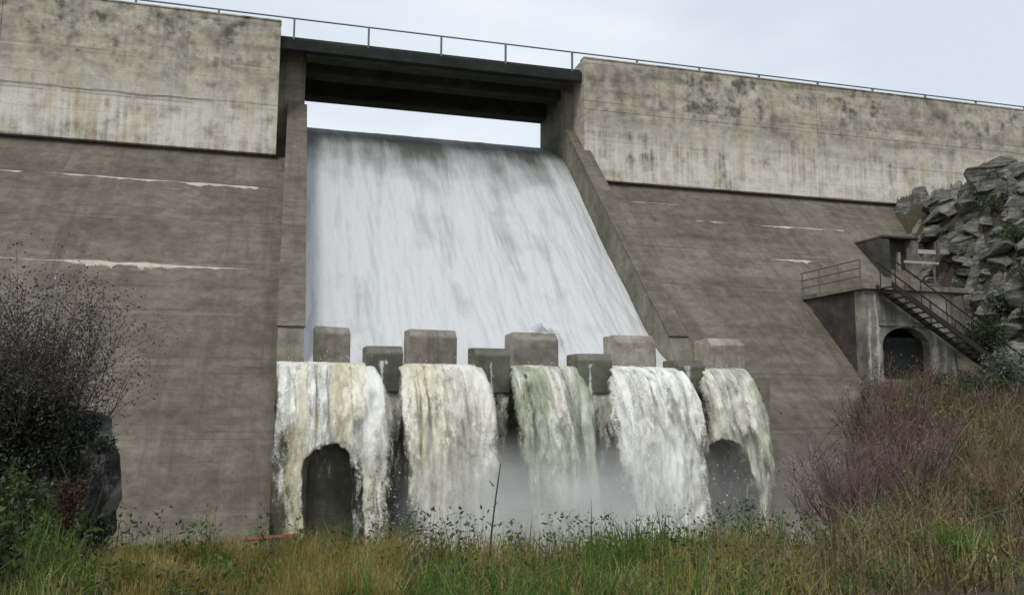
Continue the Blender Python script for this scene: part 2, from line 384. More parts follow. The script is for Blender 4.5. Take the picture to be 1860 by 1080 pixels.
# ================================================================== THE DAM
dam = empty('dam', (7, 30, -4), 'brown and pale concrete gravity dam with an open spillway chute', 'dam')
FACE = 27.4                        # downstream face: Y = Z + FACE
def lift(za, zb, x0, x1, back=44.0, c=0.006):
    prof = [(za + FACE + c*1.0, za), (za + FACE + c, za + c), (zb + FACE + 0.0, zb - c), (zb + FACE + c*1.6, zb), (back, zb), (back, za)]
    return MB().prism(prof, x0, x1).build('face_lift', M['face'], dam)
ZL = [-6.0, -1.2, 0.8, 2.8, 4.78, 6.8, 8.95, 10.935]
for za, zb in zip(ZL[:-1], ZL[1:]):
    for x0, x1 in ((-44, -24.02), (-24, -12.02), (-12, -0.19)):
        lift(za, zb, x0, x1)
    for x0, x1 in ((14.49, 27.98), (28, 41.98), (42, 60)):
        lift(za, zb, x0, x1)
def upper(x0, x1, za, zb, c=0.02):
    prof = [(38.0 + c, za), (38.0, za + c), (38.0, zb - c), (38.0 + c, zb), (41.5, zb), (41.5, za)]
    return MB().prism(prof, x0, x1).build('parapet_block', M['upper'], dam)
for x0, x1 in ((-44, -24.02), (-24, -12.02), (-12, -0.645)):
    upper(x0, x1, 10.94, 13.20); upper(x0, x1, 13.204, 17.245)
for x0, x1 in ((14.204, 27.78), (27.8, 41.98), (42, 60)):
    upper(x0, x1, 10.94, 14.55); upper(x0, x1, 14.554, 17.245)
# parapet coping strips
for x0, x1 in ((-44, -0.62), (14.18, 60)):
    MB().box(x0, x1, 37.965, 38.5, 17.25, 17.31).build('coping', M['upper'], dam)
# the crest road slab behind the parapets
for x0, x1 in ((-44, -0.66), (14.52, 60)):
    MB().box(x0, x1, 41.52, 45.5, 10.0, 16.5).build('crest_road', M['pier'], dam)

# piers beside the spillway opening
MB().box(-0.64, 0.56, 39.6, 44.0, 8.0, 16.6).build('pier', M['pier'], dam)
MB().box(13.76, 14.50, 39.6, 44.0, 8.0, 16.6).build('pier', M['pier'], dam)
# training walls: slope parallel to the face, 1.2 m proud of it
WT = 25.7
def training(x0, x1):
    prof = [(WT + 13.9, 13.9), (WT + 2.3, 2.3), (WT + 1.4, 0.9), (WT + 1.4, -5), (33, -5), (41, 8.0), (41, 13.9)]
    o = MB().prism(prof, x0, x1).build('training_wall', M['pier'], dam)
    cz = [(WT + 13.9 - 0.003, 13.9 + 0.003), (WT + 2.3 - 0.003, 2.3 + 0.003), (WT + 2.3 - 0.06, 2.3 + 0.06), (WT + 13.9 - 0.06, 13.9 + 0.06)]
    MB().prism(cz, x0 - 0.03, x1 + 0.04).build('wall_coping', M['face'], dam)
    return o
training(-0.185, 0.64); training(13.762, 14.485)
# spillway slab: ogee crest and chute floor
PROF = [(45.6, 13.4), (45.2, 13.95), (44.6, 14.12), (43.9, 14.08), (43, 13.83), (42, 13.45), (41, 12.93), (40, 12.28), (39, 11.38), (38, 10.39),
        (31, 3.39), (30, 2.42), (29.2, 1.72), (28.4, 1.2), (27.5, 0.86), (26.5, 0.72), (25, 0.68), (23.5, 0.66)]
MB().prism(PROF + [(23.5, -0.10), (23.75, -0.30), (24.3, -0.36), (24.3, -6), (45.6, -6)], 0.642, 13.758).build('spillway_slab', M['tooth'], dam)
MB().prism([(24.4, -6), (24.4, 0.64), (28.6, 0.64), (28.6, -6)], 14.49, 15.6).build('apron', M['block'], dam)
MB().prism([(23.55, -0.2), (23.55, 0.655), (27.05, 0.655), (27.05, -6), (24.35, -6), (24.35, -0.35)], -0.18, 0.638).build('apron', M['tooth'], dam)
MB().prism([(23.55, -0.2), (23.55, 0.655), (27.05, 0.655), (27.05, -6), (24.35, -6), (24.35, -0.35)], 13.762, 14.48).build('apron', M['tooth'], dam)

# baffle blocks (upstream row) and sill teeth (row on the lip)
def block(name, x0, x1, y0, y1, z0, z1, ch, m):
    prof = [(y0, z0), (y0, z1 - ch), (y0 + ch * 1.3, z1), (y1 - 0.03, z1), (y1, z1 - 0.03), (y1, z0)]
    r_ = random.Random(int(x0 * 100)); mb = MB().prism(prof, x0, x1)
    mb.V = [(x + r_.uniform(-.025, .025), y + r_.uniform(-.02, .02), z + (r_.uniform(-.025, .025) if z > z0 + 0.1 else 0)) for x, y, z in mb.V]
    return mb.build(name, m, dam, bevel=0.045)
for i, (x0, x1) in enumerate(((0.90, 1.93), (3.72, 5.22), (7.05, 8.54), (10.55, 11.97), (14.0, 15.28))):
    block('baffle_block', x0, x1, 25.3 + 0.01*i, 26.55, 0.5, 2.17 - 0.012*i, 0.24, M['block_pale'] if i >= 3 else M['block'])
for i, (x0, x1, zt) in enumerate(((2.24, 3.24, 1.48), (5.34, 6.38, 1.50), (8.45, 9.55, 1.38), (11.70, 12.62, 1.24))):
    block('sill_tooth', x0, x1, 23.22, 24.35, 0.18, zt, 0.22, M['tooth'])
    MB().box(x0 + 0.08, x1 - 0.08, 23.62, 24.30, -0.95, -0.45).build('corbel', M['tooth'], dam, bevel=0.02)
# buttress ribs of the apron wall between the falls
for x0, x1 in ((3.0, 3.2), (6.0, 6.35), (8.8, 9.3), (11.9, 12.2)):
    MB().prism([(24.02, -6), (24.02, -1.1), (24.28, -0.9), (24.28, -6)], x0, x1).build('buttress', M['wet_shade'], dam)

# calcite seams weeping out of the lift joints: lumpy crusts lying on the face
def seam(name, x0, x1, z, w, seed, gaps=0.0):
    n = int(abs(x1 - x0) / 0.10) + 2
    xs = np.linspace(x0, x1, n)
    a = w * np.clip(0.55 + 0.9 * fbm(xs * 0.9, xs * 0 + seed, seed=seed), 0.12, 2.0)
    if gaps: a = a * sstep(gaps - 0.1, gaps + 0.25, 0.5 + 0.7 * fbm(xs * 0.6, xs*0 + 3.3, seed=seed+5))
    zc = z + 0.03 * fbm(xs * 0.5, xs * 0 + 1.0, seed=seed + 2)
    up = a * 0.35; dn = a * (0.75 + 0.9 * np.clip(fbm(xs * 3.0, xs * 0, seed=seed + 3), 0, 1))
    k = 0.7071
    V = []
    for q, lift_ in ((up, 0.0), (0 * up, 0.045), (-dn * 0.5, 0.035), (-dn, 0.0)):
        s = q * k
        yy = zc + s + FACE - lift_ * k * (0.4 + a / w * 0.5) + 0.004; zz = zc + s + lift_ * k * 0.4
        V.append(np.stack([xs, yy, zz], -1))
    V = np.stack(V, 1).reshape(-1, 3)
    return set_attr(build(name, V, grid(n, 4), M['calcite'], dam, True), 'tear', np.tile([0.64, 0.14, 0.34, 0.68], n))
seam('calcite_seam', -12.5, -1.25, 8.96, 0.18, 21, 0.10)
seam('calcite_seam', -13.0, -1.4, 4.80, 0.31, 22, 0.0)
seam('calcite_seam', -6.0, -1.3, 8.55, 0.05, 23, 0.45)
seam('calcite_seam', 19.0, 28.0, 8.72, 0.15, 24, 0.36)
seam('calcite_seam', 22.0, 26.0, 6.62, 0.22, 25, 0.26)
seam('calcite_seam', 15.2, 20.0, 9.7, 0.06, 26, 0.5)
def vseam(name, x, z0, z1, w, seed, slant=0.0):
    n = int(abs(z1 - z0) / 0.12) + 2; zs = np.linspace(z0, z1, n)
    a = w * np.clip(0.4 + 0.9 * fbm(zs * 1.3, zs*0 + seed, seed=seed), 0.08, 1.6)
    xc = x + slant * (z0 - zs) + 0.16 * fbm(zs * 1.1, zs*0, seed=seed+1)
    a = a * sstep(0.25, 0.55, 0.5 + 0.6 * fbm(zs * 1.4, zs*0 + 4, seed=seed+2))
    V = np.stack([np.stack([xc - a, zs + FACE + 0.004, zs], -1), np.stack([xc, zs + FACE - 0.03, zs + 0.02], -1), np.stack([xc + a, zs + FACE + 0.004, zs], -1)], 1).reshape(-1, 3)
    return set_attr(build(name, V, grid(n, 3), M['calcite_grey'], dam, True), 'tear', np.tile([0.68, 0.34, 0.68], n))
vseam('calcite_trickle', -7.9, 4.7, 4.0, 0.07, 32, 0.25); vseam('calcite_trickle', -6.9, 4.7, 4.3, 0.06, 36, -0.2)

# long pale ledge crust on the parapet's lower joint
xs = np.linspace(-13.5, -3.4, 110)
a = 0.10 * np.clip(0.5 + fbm(xs * 0.8, xs*0 + 2, seed=41), 0.1, 2) * sstep(-3.4, -5.0, xs)
V = np.stack([np.stack([xs, xs*0 + 37.996, 13.22 + a*0.6], -1), np.stack([xs, xs*0 + 37.95, 13.20 + 0*a], -1), np.stack([xs, xs*0 + 37.996, 13.18 - a*0.8], -1)], 1).reshape(-1, 3)
set_attr(build('calcite_seam', V, grid(110, 3), M['calcite'], dam, True), 'tear', np.tile([0.62, 0.3, 0.62], 110))

# ------------------------------------------------------------------ bridge over the spillway
br = empty('footbridge', (6.8, 41, 16), 'dark concrete bridge deck spanning the top of the spillway', 'bridge')
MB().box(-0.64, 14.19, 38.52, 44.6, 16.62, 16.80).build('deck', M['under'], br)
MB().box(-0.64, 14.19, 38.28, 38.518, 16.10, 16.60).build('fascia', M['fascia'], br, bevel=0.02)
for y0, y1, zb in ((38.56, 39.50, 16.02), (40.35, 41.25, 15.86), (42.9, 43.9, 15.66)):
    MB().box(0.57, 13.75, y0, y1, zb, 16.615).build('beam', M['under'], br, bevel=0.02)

# ------------------------------------------------------------------ railing along the crest
rl = empty('crest_railing', (14, 38.6, 16.6), 'thin grey steel handrail on posts along the top of the dam', 'railing')
PXS = [-13.7, -10.3, -6.9, -3.4, -0.05, 3.40, 6.92, 10.18, 13.70, 17.3, 20.9, 24.5, 28.2, 31.8, 35.4, 39.0, 42.6, 46.2]
for x in PXS:
    zb = 16.58 if -0.64 < x < 14.19 else 17.30
    MB().box(x - 0.045, x + 0.045, 38.32, 38.41, zb, 17.62).build('post', M['steel'], rl)
MB().tube([(-15, 38.365, 17.64), (47, 38.365, 17.64)], 0.04, k=8).build('top_rail', M['steel'], rl, True)

# ------------------------------------------------------------------ water on the chute
cp = [(45.4, 14.16), (44.6, 14.24), (43.9, 14.20), (43, 13.96), (42, 13.58), (41, 13.06), (40, 12.42), (39, 11.53), (38, 10.56), (36, 8.56), (34, 6.56), (32, 4.56), (31, 3.57), (30, 2.62), (29.2, 1.95), (28.4, 1.45), (27.5, 1.15), (26.5, 1.03), (25.4, 0.99), (24.3, 0.96), (23.7, 0.93)]
cp = np.array(cp); L = np.concatenate([[0], np.cumsum(np.hypot(*np.diff(cp, axis=0).T))])
nv, nu = 330, 220
s = np.linspace(0, L[-1], nv); cy, cz = np.interp(s, L, cp[:, 0]), np.interp(s, L, cp[:, 1])
k = np.ones(9) / 9; cyp, czp = np.pad(cy, 4, 'edge'), np.pad(cz, 4, 'edge'); cy, cz = np.convolve(cyp, k, 'valid'), np.convolve(czp, k, 'valid')
u = np.linspace(0.655, 13.745, nu)
U_, S_ = np.meshgrid(u, s, indexing='ij')
amp = 0.015 + 0.085 * sstep(2, 14, S_)
d = amp * (1.0 * fbm(U_ * 1.1, S_ * 0.16, seed=51) + 0.4 * np.abs(fbm(U_ * 3.0, S_ * 0.3, seed=52)) + 0.16 * fbm(U_ * 7, S_ * 1.1, seed=53))
ap = sstep(L[-7], L[-4], S_)
d = d * (1 - ap * 0.2) + ap * 0.05 * fbm(U_ * 2, S_ * 2, seed=54)
# splash hump thrown up in front of the middle blocks
for hx, hs, hh, hw, hl in ((9.2, L[-7] - 0.2, 0.75, 0.75, 0.55), (12.3, L[-5], 0.35, 0.5, 0.4), (4.2, L[-5], 0.30, 0.7, 0.4), (7.6, L[-5], 0.3, 0.6, 0.4)):
    d = d + hh * np.exp(-((U_ - hx) / hw)**2 - ((S_ - hs) / hl)**2) * (0.75 + 0.5 * fbm(U_ * 4, S_ * 4, seed=55))
ty, tz = np.gradient(cy), np.gradient(cz); nn = np.hypot(ty, tz); ny, nz = tz / nn, -ty / nn
V = np.stack([U_, cy[None] + ny[None] * d, cz[None] + nz[None] * d], -1).reshape(-1, 3)
o = build('chute_water', V, grid(nu, nv), M['chute_water'], None, True)
tag(o, 'white aerated sheet of water racing down the spillway chute', 'water', kind='structure')

# ------------------------------------------------------------------ the falls over the lip
def sheet(name, m, parent, xa, xb, spread, v, zlip, end, thick, off, rough_, seed, hole, top=24.6, base_tear=0.0, end_a=2.0):
    """one tongue of water: slides off the apron, then falls free"""
    nu, nt = max(16, int((xb - xa) * 40)), 170
    T = math.sqrt((zlip - end) / 4.9)
    a = np.linspace(0, 1, nt)
    fl = a < 0.14
    tt = np.where(fl, 0, (a - 0.14) / 0.86 * T)
    Y = np.where(fl, top + (23.55 - top) * (a / 0.14), 23.55 - v * tt)
    Z = np.where(fl, zlip + 0.03 * (1 - a / 0.14), zlip - 4.9 * tt**2)
    k = np.ones(13) / 13
    Y = np.convolve(np.pad(Y, 6, 'edge'), k, 'valid'); Z = np.convolve(np.pad(Z, 6, 'edge'), k, 'valid')
    ty, tz = np.gradient(Y), np.gradient(Z); nn = np.hypot(ty, tz); ny, nz = tz / nn, -ty / nn
    ln = np.concatenate([[0], np.cumsum(np.hypot(np.diff(Y), np.diff(Z)))])
    U, A = np.meshgrid(np.linspace(0, 1, nu), a, indexing='ij'); Ln = ln[None] + 0*U
    prog = sstep(0.12, 1.0, A); pr2 = sstep(0.10, 0.62, A)
    X = xa + (xb - xa) * U + spread[0] * (1 - U)**2 * pr2 + spread[1] * U**2 * pr2
    X = X + 0.10 * prog * fbm(Ln * 0.8, X * 0.5, seed=seed + 1, octv=2)
    prof = (1 - (2*U - 1)**6).clip(0)**0.6
    amp = (0.012 + 0.105 * prog**0.75) * rough_
    lob = fbm(X * 1.3, Ln * 0.45, seed=seed + 2, octv=3)
    rid = 1 - np.abs(fbm(X * 3.0 + 0.8*lob, Ln * 1.1, seed=seed + 3, octv=3))
    fin = fbm(X * 9, Ln * 2.6 + lob, seed=seed + 4, octv=3)
    d = thick * (prof - 1) * sstep(0.10, 0.35, A) + 0.03 + off * sstep(0.12, 0.5, A)
    d = np.maximum(d + amp * (0.9 * lob + 0.7 * (rid - 0.55) + 0.30 * fin), -thick)
    V = np.stack([X, Y[None] + ny[None] * d, Z[None] + nz[None] * d], -1).reshape(-1, 3)
    tear = base_tear * sstep(0.10, 0.3, A) + 0.55 * np.abs(2*U - 1)**5 * sstep(0.12, 0.4, A) + 0.26 * sstep(0.45, 1.0, A) + 0.6 * sstep(end_a - 0.25, end_a, A)
    tear = tear.reshape(-1); F = grid(nu, nt)
    if hole is not None:
        hx0, hx1, hz = hole; mid, half = (hx0 + hx1) / 2, (hx1 - hx0) / 2
        q = (V[:, 0] - mid) / half; rr_ = np.hypot(q, np.clip(V[:, 2] - (hz - 0.7), 0, None) / 0.7) + 0.13 * fbm(V[:, 0]*2.4, V[:, 2]*1.5, seed=seed+9, octv=3)   # arch: 1 at its rim
        hl = sstep(1.18, 0.80, rr_); tear = tear + 0.95 * hl
        H2 = hl.reshape(nu, nt) > 0.95
        if name == 'tongue': H2 = np.maximum.accumulate(H2, axis=1)
        F = F[~H2.reshape(-1)[F].all(1)]
        us, F = np.unique(F, return_inverse=True); F = F.reshape(-1, 4); V, tear = V[us], tear[us]
    o = build(name, V, F, m, parent, True); set_attr(o, 'tear', tear)
    return o
def fall(label, xa, xb, m, m2, v=1.95, zlip=0.95, spread=(0.0, 0.0), thick=0.45, seed=0, hole=None, rough_=1.0, jets=None, tear0=0.17):
    root = empty('waterfall', ((xa+xb)/2, 23.5, -4.2), label, 'waterfall', 'falls over the spillway lip')
    sheet('curtain', m, root, xa, xb, spread, v, zlip, -4.25, thick, 0.0, rough_, seed, hole, base_tear=tear0)
    r = random.Random(seed); n = jets if jets is not None else int((xb - xa) * 4.0)
    for i in range(n):                                        # tongues thrown further out than the curtain
        w = r.uniform(0.22, 0.80); c = xa + (xb - xa) * (i + r.uniform(0.2, 0.8)) / n
        c0, c1 = max(xa, c - w/2), min(xb, c + w/2)
        if c1 - c0 < 0.2: continue
        sheet('tongue', m2 if r.random() < 0.6 else m, root, c0, c1, (spread[0]*0.6 if c0 == xa else r.uniform(-0.12, 0.02), spread[1]*0.7 if c1 == xb else r.uniform(-0.02, 0.14)),
              v * r.uniform(0.98, 1.28), zlip + 0.015, -4.25, 0.22, r.uniform(0.02, 0.12), rough_ * 1.3, seed + 11 * i + 300, hole, 24.2, r.uniform(0.30, 0.42), r.uniform(0.75, 1.3))
    return root
def extra_tongue(root, m, xa, xb, v, seed, tear, off=0.0):
    sheet('tongue', m, root, xa, xb, (0, 0), v, 0.96, -4.25, 0.2, off, 1.5, seed, None, 24.2, tear, 1.2)
f1 = fall('cream waterfall against the left wall, with a dark arched gap low down', -0.15, 2.42, M['fall_cream'], M['fall_white'], spread=(0.0, 0.66), seed=60, hole=(0.62, 2.0, -1.15))
extra_tongue(f1, M['fall_white'], 1.62, 2.25, 2.1, 777, 0.34, 0.1)
fall('wide cream and pale green waterfall, second from the left wall', 3.10, 5.52, M['fall_mixed'], M['fall_cream'], spread=(-0.06, 0.40), seed=70, v=2.0)
fall('glassy green waterfall in the middle of the row, leaning in a smooth curve', 6.30, 7.98, M['fall_green'], M['fall_mixed'], spread=(-0.05, 0.2), seed=80, v=2.3, jets=4)
fall('narrow pale trickle of water beside the middle sill tooth', 7.98, 8.52, M['fall_green'], M['fall_green'], spread=(0.0, 0.35), seed=86, v=1.5, thick=0.25, jets=1)
fall('foaming white waterfall, the whitest and fullest of the row', 9.46, 11.82, M['fall_white'], M['fall_white'], spread=(-0.40, 0.30), seed=90, rough_=1.5, v=2.15)
f5 = fall('pale green waterfall at the right end, arching over a dark gap', 12.50, 14.15, M['fall_mixed'], M['fall_green'], spread=(-0.40, 0.0), seed=100, hole=(12.15, 13.45, -1.15), v=1.8)
extra_tongue(f5, M['fall_green'], 12.95, 13.55, 1.9, 779, 0.40, 0.05); extra_tongue(f1, M['fall_mixed'], 0.7, 1.5, 1.2, 780, 0.47, 0.0)
vl = empty('water_veil', (7.4, 23.8, -4.2), 'thin tattered veil of water running down between and behind the falls', 'water')
for i, (xa, xb) in enumerate(((2.3, 3.35), (5.3, 6.5), (7.9, 9.7), (11.6, 12.4))):
    sheet('curtain', M['fall_mixed'] if i % 2 == 0 else M['fall_green'], vl, xa, xb, (0, 0), 0.75, 0.55, -4.25, 0.2, 0.0, 1.0, 900 + i, None, 24.0, 0.40 if i != 1 else 0.46)
# thin runs of water dribbling down the faces of the sill teeth
for i, (x, w) in enumerate(((2.66, 0.26), (5.78, 0.22), (8.80, 0.28), (12.02, 0.22))):
    zs = np.linspace(1.05, -0.2, 16); a = w * (0.6 + 0.5 * fbm(zs*3, zs*0 + i, seed=120 + i))
    V = np.stack([np.stack([x - a, zs*0 + 23.216, zs], -1), np.stack([x + 0*a, zs*0 + 23.17, zs], -1), np.stack([x + a, zs*0 + 23.216, zs], -1)], 1).reshape(-1, 3)
    o = build('water_run', V, grid(16, 3), M['fall_white'], None, True); set_attr(o, 'tear', np.tile([0.78, 0.40, 0.78], 16))
    tag(o, ('white dribble down the sill tooth between the first two falls', 'white dribble down the sill tooth between the second and green falls', 'white dribble down the sill tooth beside the narrow trickle', 'white dribble down the sill tooth left of the last fall')[i], 'water', 'dribbles on the sill teeth')

# dark outlet culverts behind the two gaps
for x0, x1, zt in ((0.75, 2.05, -1.45), (12.6, 13.6, -1.45)):
    c = empty('outlet_surround', ((x0+x1)/2, 24.2, -4)); c.parent = None
    bpy.data.objects.remove(c)
    prof = [(x0 - 0.22, -5), (x0, -5)] + [((x0+x1)/2 + (x1-x0)/2 * math.cos(math.pi - q*math.pi/10), zt - 0.5 + 0.5 * math.sin(math.pi * q / 10)) for q in range(11)] + [(x1, -5), (x1 + 0.22, -5), (x1 + 0.22, zt + 0.1), ((x0+x1)/2, zt + 0.3), (x0 - 0.22, zt + 0.1)]
    MB().prismy(prof, 24.0, 24.29).build('outlet_surround', M['wet_shade'], dam)

# ================================================================== GATE HOUSE ON THE RIGHT BANK
gh = empty('valve_house', (24.5, 29, 0), 'streaked grey concrete valve house with an arched doorway on the right bank', 'building')
GX0, GX1, GY0, GZ0, GZ1 = 22.25, 26.6, 27.9, -1.0, 4.42
ax0, ax1, az = 23.0, 25.25, 2.95
arch = [((ax0+ax1)/2 + (ax1-ax0)/2 * math.cos(math.pi - q*math.pi/12), az - 0.75 + 0.75 * math.sin(math.pi * q / 12)) for q in range(13)]
prof = [(GX0, GZ0), (ax0, GZ0)] + arch + [(ax1, GZ0), (GX1, GZ0), (GX1, GZ1), (GX0, GZ1)]
MB().prismy(prof, GY0, GY0 + 0.6).build('front_wall', M['gate'], gh)
MB().prism([(GY0 + 0.602, 0.9), (GY0 + 0.602, GZ1), (GZ1 + FACE + 0.2, GZ1), (0.9 + FACE + 0.5, 0.9)], GX0, GX0 + 0.45).build('side_wall', M['side'], gh)  # shadowed side: darker copy of the concrete on the other walls
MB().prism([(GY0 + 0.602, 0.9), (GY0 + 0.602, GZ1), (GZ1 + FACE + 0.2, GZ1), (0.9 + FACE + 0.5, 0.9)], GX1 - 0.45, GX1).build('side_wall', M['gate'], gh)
MB().box(ax0 + 0.003, ax1 - 0.003, 28.28, 28.34, GZ0, az - 0.4).build('doorway_panel', M['fascia'], gh)  # near-black panel, doorway shade painted as its colour
MB().box(GX0 + 0.46, GX1 - 0.46, 29.15, 29.3, 1.9, 3.04).build('inner_wall', M['fascia'], gh)  # black lining, interior shade put into its colour
MB().box(GX0 + 0.46, GX1 - 0.46, GY0 + 0.61, 29.14, 3.05, 3.2).build('ceiling_slab', M['fascia'], gh)  # coloured black like the lining, for the same interior shade
MB().box(GX0 - 0.14, GX1 + 0.9, GY0 - 0.16, 32.2, GZ1 + 0.003, GZ1 + 0.20).build('platform', M['block'], gh, bevel=0.02)
MB().box(ax0 - 0.18, ax1 + 0.10, GY0 - 0.06, GY0 - 0.002, az + 0.04, az + 0.22).build('lintel', M['gate'], gh)
# lime runs down the front and the side
def limerun(x, z0, z1, w, seed, name='lime_run'):
    zs = np.linspace(z0, z1, 26); a = w * np.clip(0.75 + 0.6 * fbm(zs * 1.1, zs*0 + seed, seed=seed), 0.2, 1.5) * sstep(0, 0.3, (z0 - zs) + 0.12)
    xc = x + 0.05 * fbm(zs, zs*0, seed=seed+1)
    V = np.stack([np.stack([xc - a, zs*0 + GY0 - 0.003, zs], -1), np.stack([xc, zs*0 + GY0 - 0.03, zs], -1), np.stack([xc + a, zs*0 + GY0 - 0.003, zs], -1)], 1).reshape(-1, 3)
    set_attr(build(name, V, grid(26, 3), M['calcite_grey'], gh, True), 'tear', np.tile([0.70, 0.30, 0.70], 26))
for x, z0, z1, w, sd in ((22.40, 3.6, 0.0, 0.17, 1), (22.78, 4.3, 0.1, 0.30, 2), (25.48, 2.6, 0.2, 0.28, 3), (25.98, 2.2, 0.3, 0.22, 4), (26.40, 1.9, 0.4, 0.26, 5)):
    limerun(x, z0, z1, w, sd)

# platform railing
pr = empty('platform_railing', (22.2, 29.9, GZ1 + 0.2), 'brown two-bar railing along the edge of the valve house platform', 'railing')
zt = GZ1 + 0.2
for y in (28.05, 29.4, 30.7, 31.9):
    MB().tube([(22.22, y, zt), (22.22, y, zt + 1.02)], 0.035, k=6).build('post', M['rail_tan'], pr)
for z in (0.35, 0.68, 1.02):
    MB().tube([(22.22, 28.0, zt + z), (22.22, 32.0, zt + z)], 0.03, k=6).build('rail', M['rail_tan'], pr)

# stair running down across the front
st = empty('metal_stair', (25.4, 27.3, 0.8), 'dark steel stair running down across the front of the valve house', 'stair')
A0, A1 = np.array([22.7, 0, 4.58]), np.array([29.0, 0, 0.75])
for y in (26.82, 27.66):
    MB().prismy([(A0[0], A0[2] - 0.22), (A1[0], A1[2] - 0.22), (A1[0], A1[2] + 0.03), (A0[0], A0[2] + 0.03)], y, y + 0.06).build('stringer', M['dark_steel'], st)
    MB().tube([(A0[0], y + 0.03, A0[2] + 0.95), (A1[0], y + 0.03, A1[2] + 0.95)], 0.028, k=6).build('handrail', M['dark_steel'], st)
    for q in range(6):
        p = A0 + (A1 - A0) * (q + 0.15) / 5.4
        MB().tube([(p[0], y + 0.03, p[2]), (p[0], y + 0.03, p[2] + 0.95)], 0.022, k=5).build('baluster', M['dark_steel'], st)
for q in range(20):
    p = A0 + (A1 - A0) * (q + 0.6) / 20
    MB().box(p[0] - 0.13, p[0] + 0.13, 26.885, 27.655, p[2] - 0.03, p[2] + 0.01).build('tread', M['rail_tan'], st)
for q in (0.97,):
    p = A0 + (A1 - A0) * q
    MB().box(p[0] - 0.3, p[0] + 0.5, 26.7, 27.8, p[2] - 2.2, p[2] - 0.25).build('footing', M['gate'], st)

# gallery portal standing on the platform level, let into the dam face
gp = empty('gallery_portal', (28.8, 34, 5.75), 'dark grey concrete portal into the dam above the valve house', 'portal')
x0, x1, y0, zb_, zt_ = 27.75, 29.8, 33.3, 5.75, 7.85
MB().prism([(y0, zb_), (y0, zt_ - 0.1), (y0 + 0.1, zt_), (zt_ + FACE + 0.1, zt_), (zb_ + FACE + 0.3, zb_)], x0, x0 + 0.38).build('side_wall', M['wet_shade'], gp)  # shaded side, painted darker than the matching right wall
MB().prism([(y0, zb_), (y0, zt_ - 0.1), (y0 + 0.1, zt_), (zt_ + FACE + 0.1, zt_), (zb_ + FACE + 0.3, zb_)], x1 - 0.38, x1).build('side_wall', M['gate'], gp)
MB().box(x0 - 0.02, x1 + 0.02, y0 - 0.03, zt_ + FACE + 0.1, zt_ + 0.003, zt_ + 0.12).build('roof_slab', M['side'], gp, bevel=0.02)  # shade colour tones down the brightly lit top
MB().box(x0 + 0.381, x1 - 0.381, y0 + 0.5, y0 + 0.6, zb_, zt_ - 0.003).build('doorway_panel', M['wet_shade'], gp)
MB().box(x0 + 1.1, x0 + 1.25, y0 + 0.30, y0 + 0.48, zb_, zt_ - 0.6).build('door_post', M['gate'], gp)
# retaining wall behind the stair
rw = tag(MB().prism([(29.3, -1), (29.9, 5.0), (33.0, 5.0), (31.5, -1)], 26.62, 28.9).build('retaining_wall', M['face'], None), 'plain brown concrete retaining wall behind the metal stair', 'wall')
# red and white barrier
bb = empty('barrier', (28.6, 31.3, 5.0), 'two chipped white barrier boards beside the gallery portal', 'barrier')
for x in (27.5, 28.9):
    MB().box(x - 0.04, x + 0.04, 31.34, 31.42, 4.5, 6.95).build('post', M['rail_tan'], bb)
for x0_, x1_, z0_, z1_, m_ in ((27.2, 29.1, 6.27, 6.37, 'white_paint'), (28.0, 28.95, 6.74, 6.93, 'white_paint')):
    MB().box(x0_, x1_, 31.28, 31.335, z0_, z1_).build('board', M[m_], bb)

# ================================================================== ROCK OUTCROP
t = NT('grey_slaty_rock')
n1 = t.noise(sc=0.8, detail=7, rough=0.62); n2 = t.noise((1, 1, 6), 1.4, 6, 0.65); n3 = t.noise(sc=9, detail=5, rough=0.7)
c = t.ramp(t.math('ADD', t.math('MULTIPLY', n1, 0.5), t.math('MULTIPLY', n2, 0.5)), [(0.40, (0.03, 0.031, 0.029)), (0.51, (0.12, 0.118, 0.105)), (0.63, (0.26, 0.255, 0.225))])
c = t.mix(t.ramp(t.noise(sc=2.2, detail=6, rough=0.7, off=(4, 4, 4)), [(0.55, 0.0), (0.68, 0.8)]), c, (0.30, 0.30, 0.25))
c = t.mix(t.ramp(t.noise(sc=1.3, detail=5, off=(8, 2, 4)), [(0.55, 0.0), (0.70, 0.7)]), c, (0.06, 0.065, 0.03))
M['rock'] = t.done(t.bsdf(c, 0.9, t.bump(t.math('ADD', n3, n2), 0.8, 0.06), 0.3))
oc = empty('rock_outcrop', (31, 30, 4), 'grey broken slabs of rock stepping down the right bank', 'rock outcrop')
oc['kind'] = 'structure'
def rock_mesh(seed, flat):
    bm = bmesh.new(); r = random.Random(seed)
    bmesh.ops.create_icosphere(bm, subdivisions=3, radius=1.0)
    for k_ in range(11):                                   # cleave flat faces
        nrm = Vector((r.uniform(-1, 1), r.uniform(-1, 1), r.uniform(-1, 1))).normalized(); lim = r.uniform(0.5, 0.75)
        for v in bm.verts:
            dd = v.co.dot(nrm)
            if dd > lim: v.co -= nrm * (dd - lim)
    co = np.array([tuple(v.co) for v in bm.verts])
    n_ = 0.09 * fbm(co[:, 0]*2.2 + seed*9, co[:, 1]*2.2, co[:, 2]*5.0, seed=seed) + 0.07 * np.round(2.5 * fbm(co[:, 2]*3.2 + seed, co[:, 0]*0.8, co[:, 1]*0.8, seed=seed+3, octv=2)) / 2.5
    for v, q in zip(bm.verts, n_):
        v.co *= 1 + q; v.co.z *= flat
    me = bpy.data.meshes.new('rock'); bm.to_mesh(me); bm.free(); me.materials.append(M['rock']); return me
bx_, by_ = np.linspace(28.0, 44, 240), np.linspace(24.0, 38, 210)
BX, BY = np.meshgrid(bx_, by_, indexing='ij'); bh = ground_h(BX, BY)
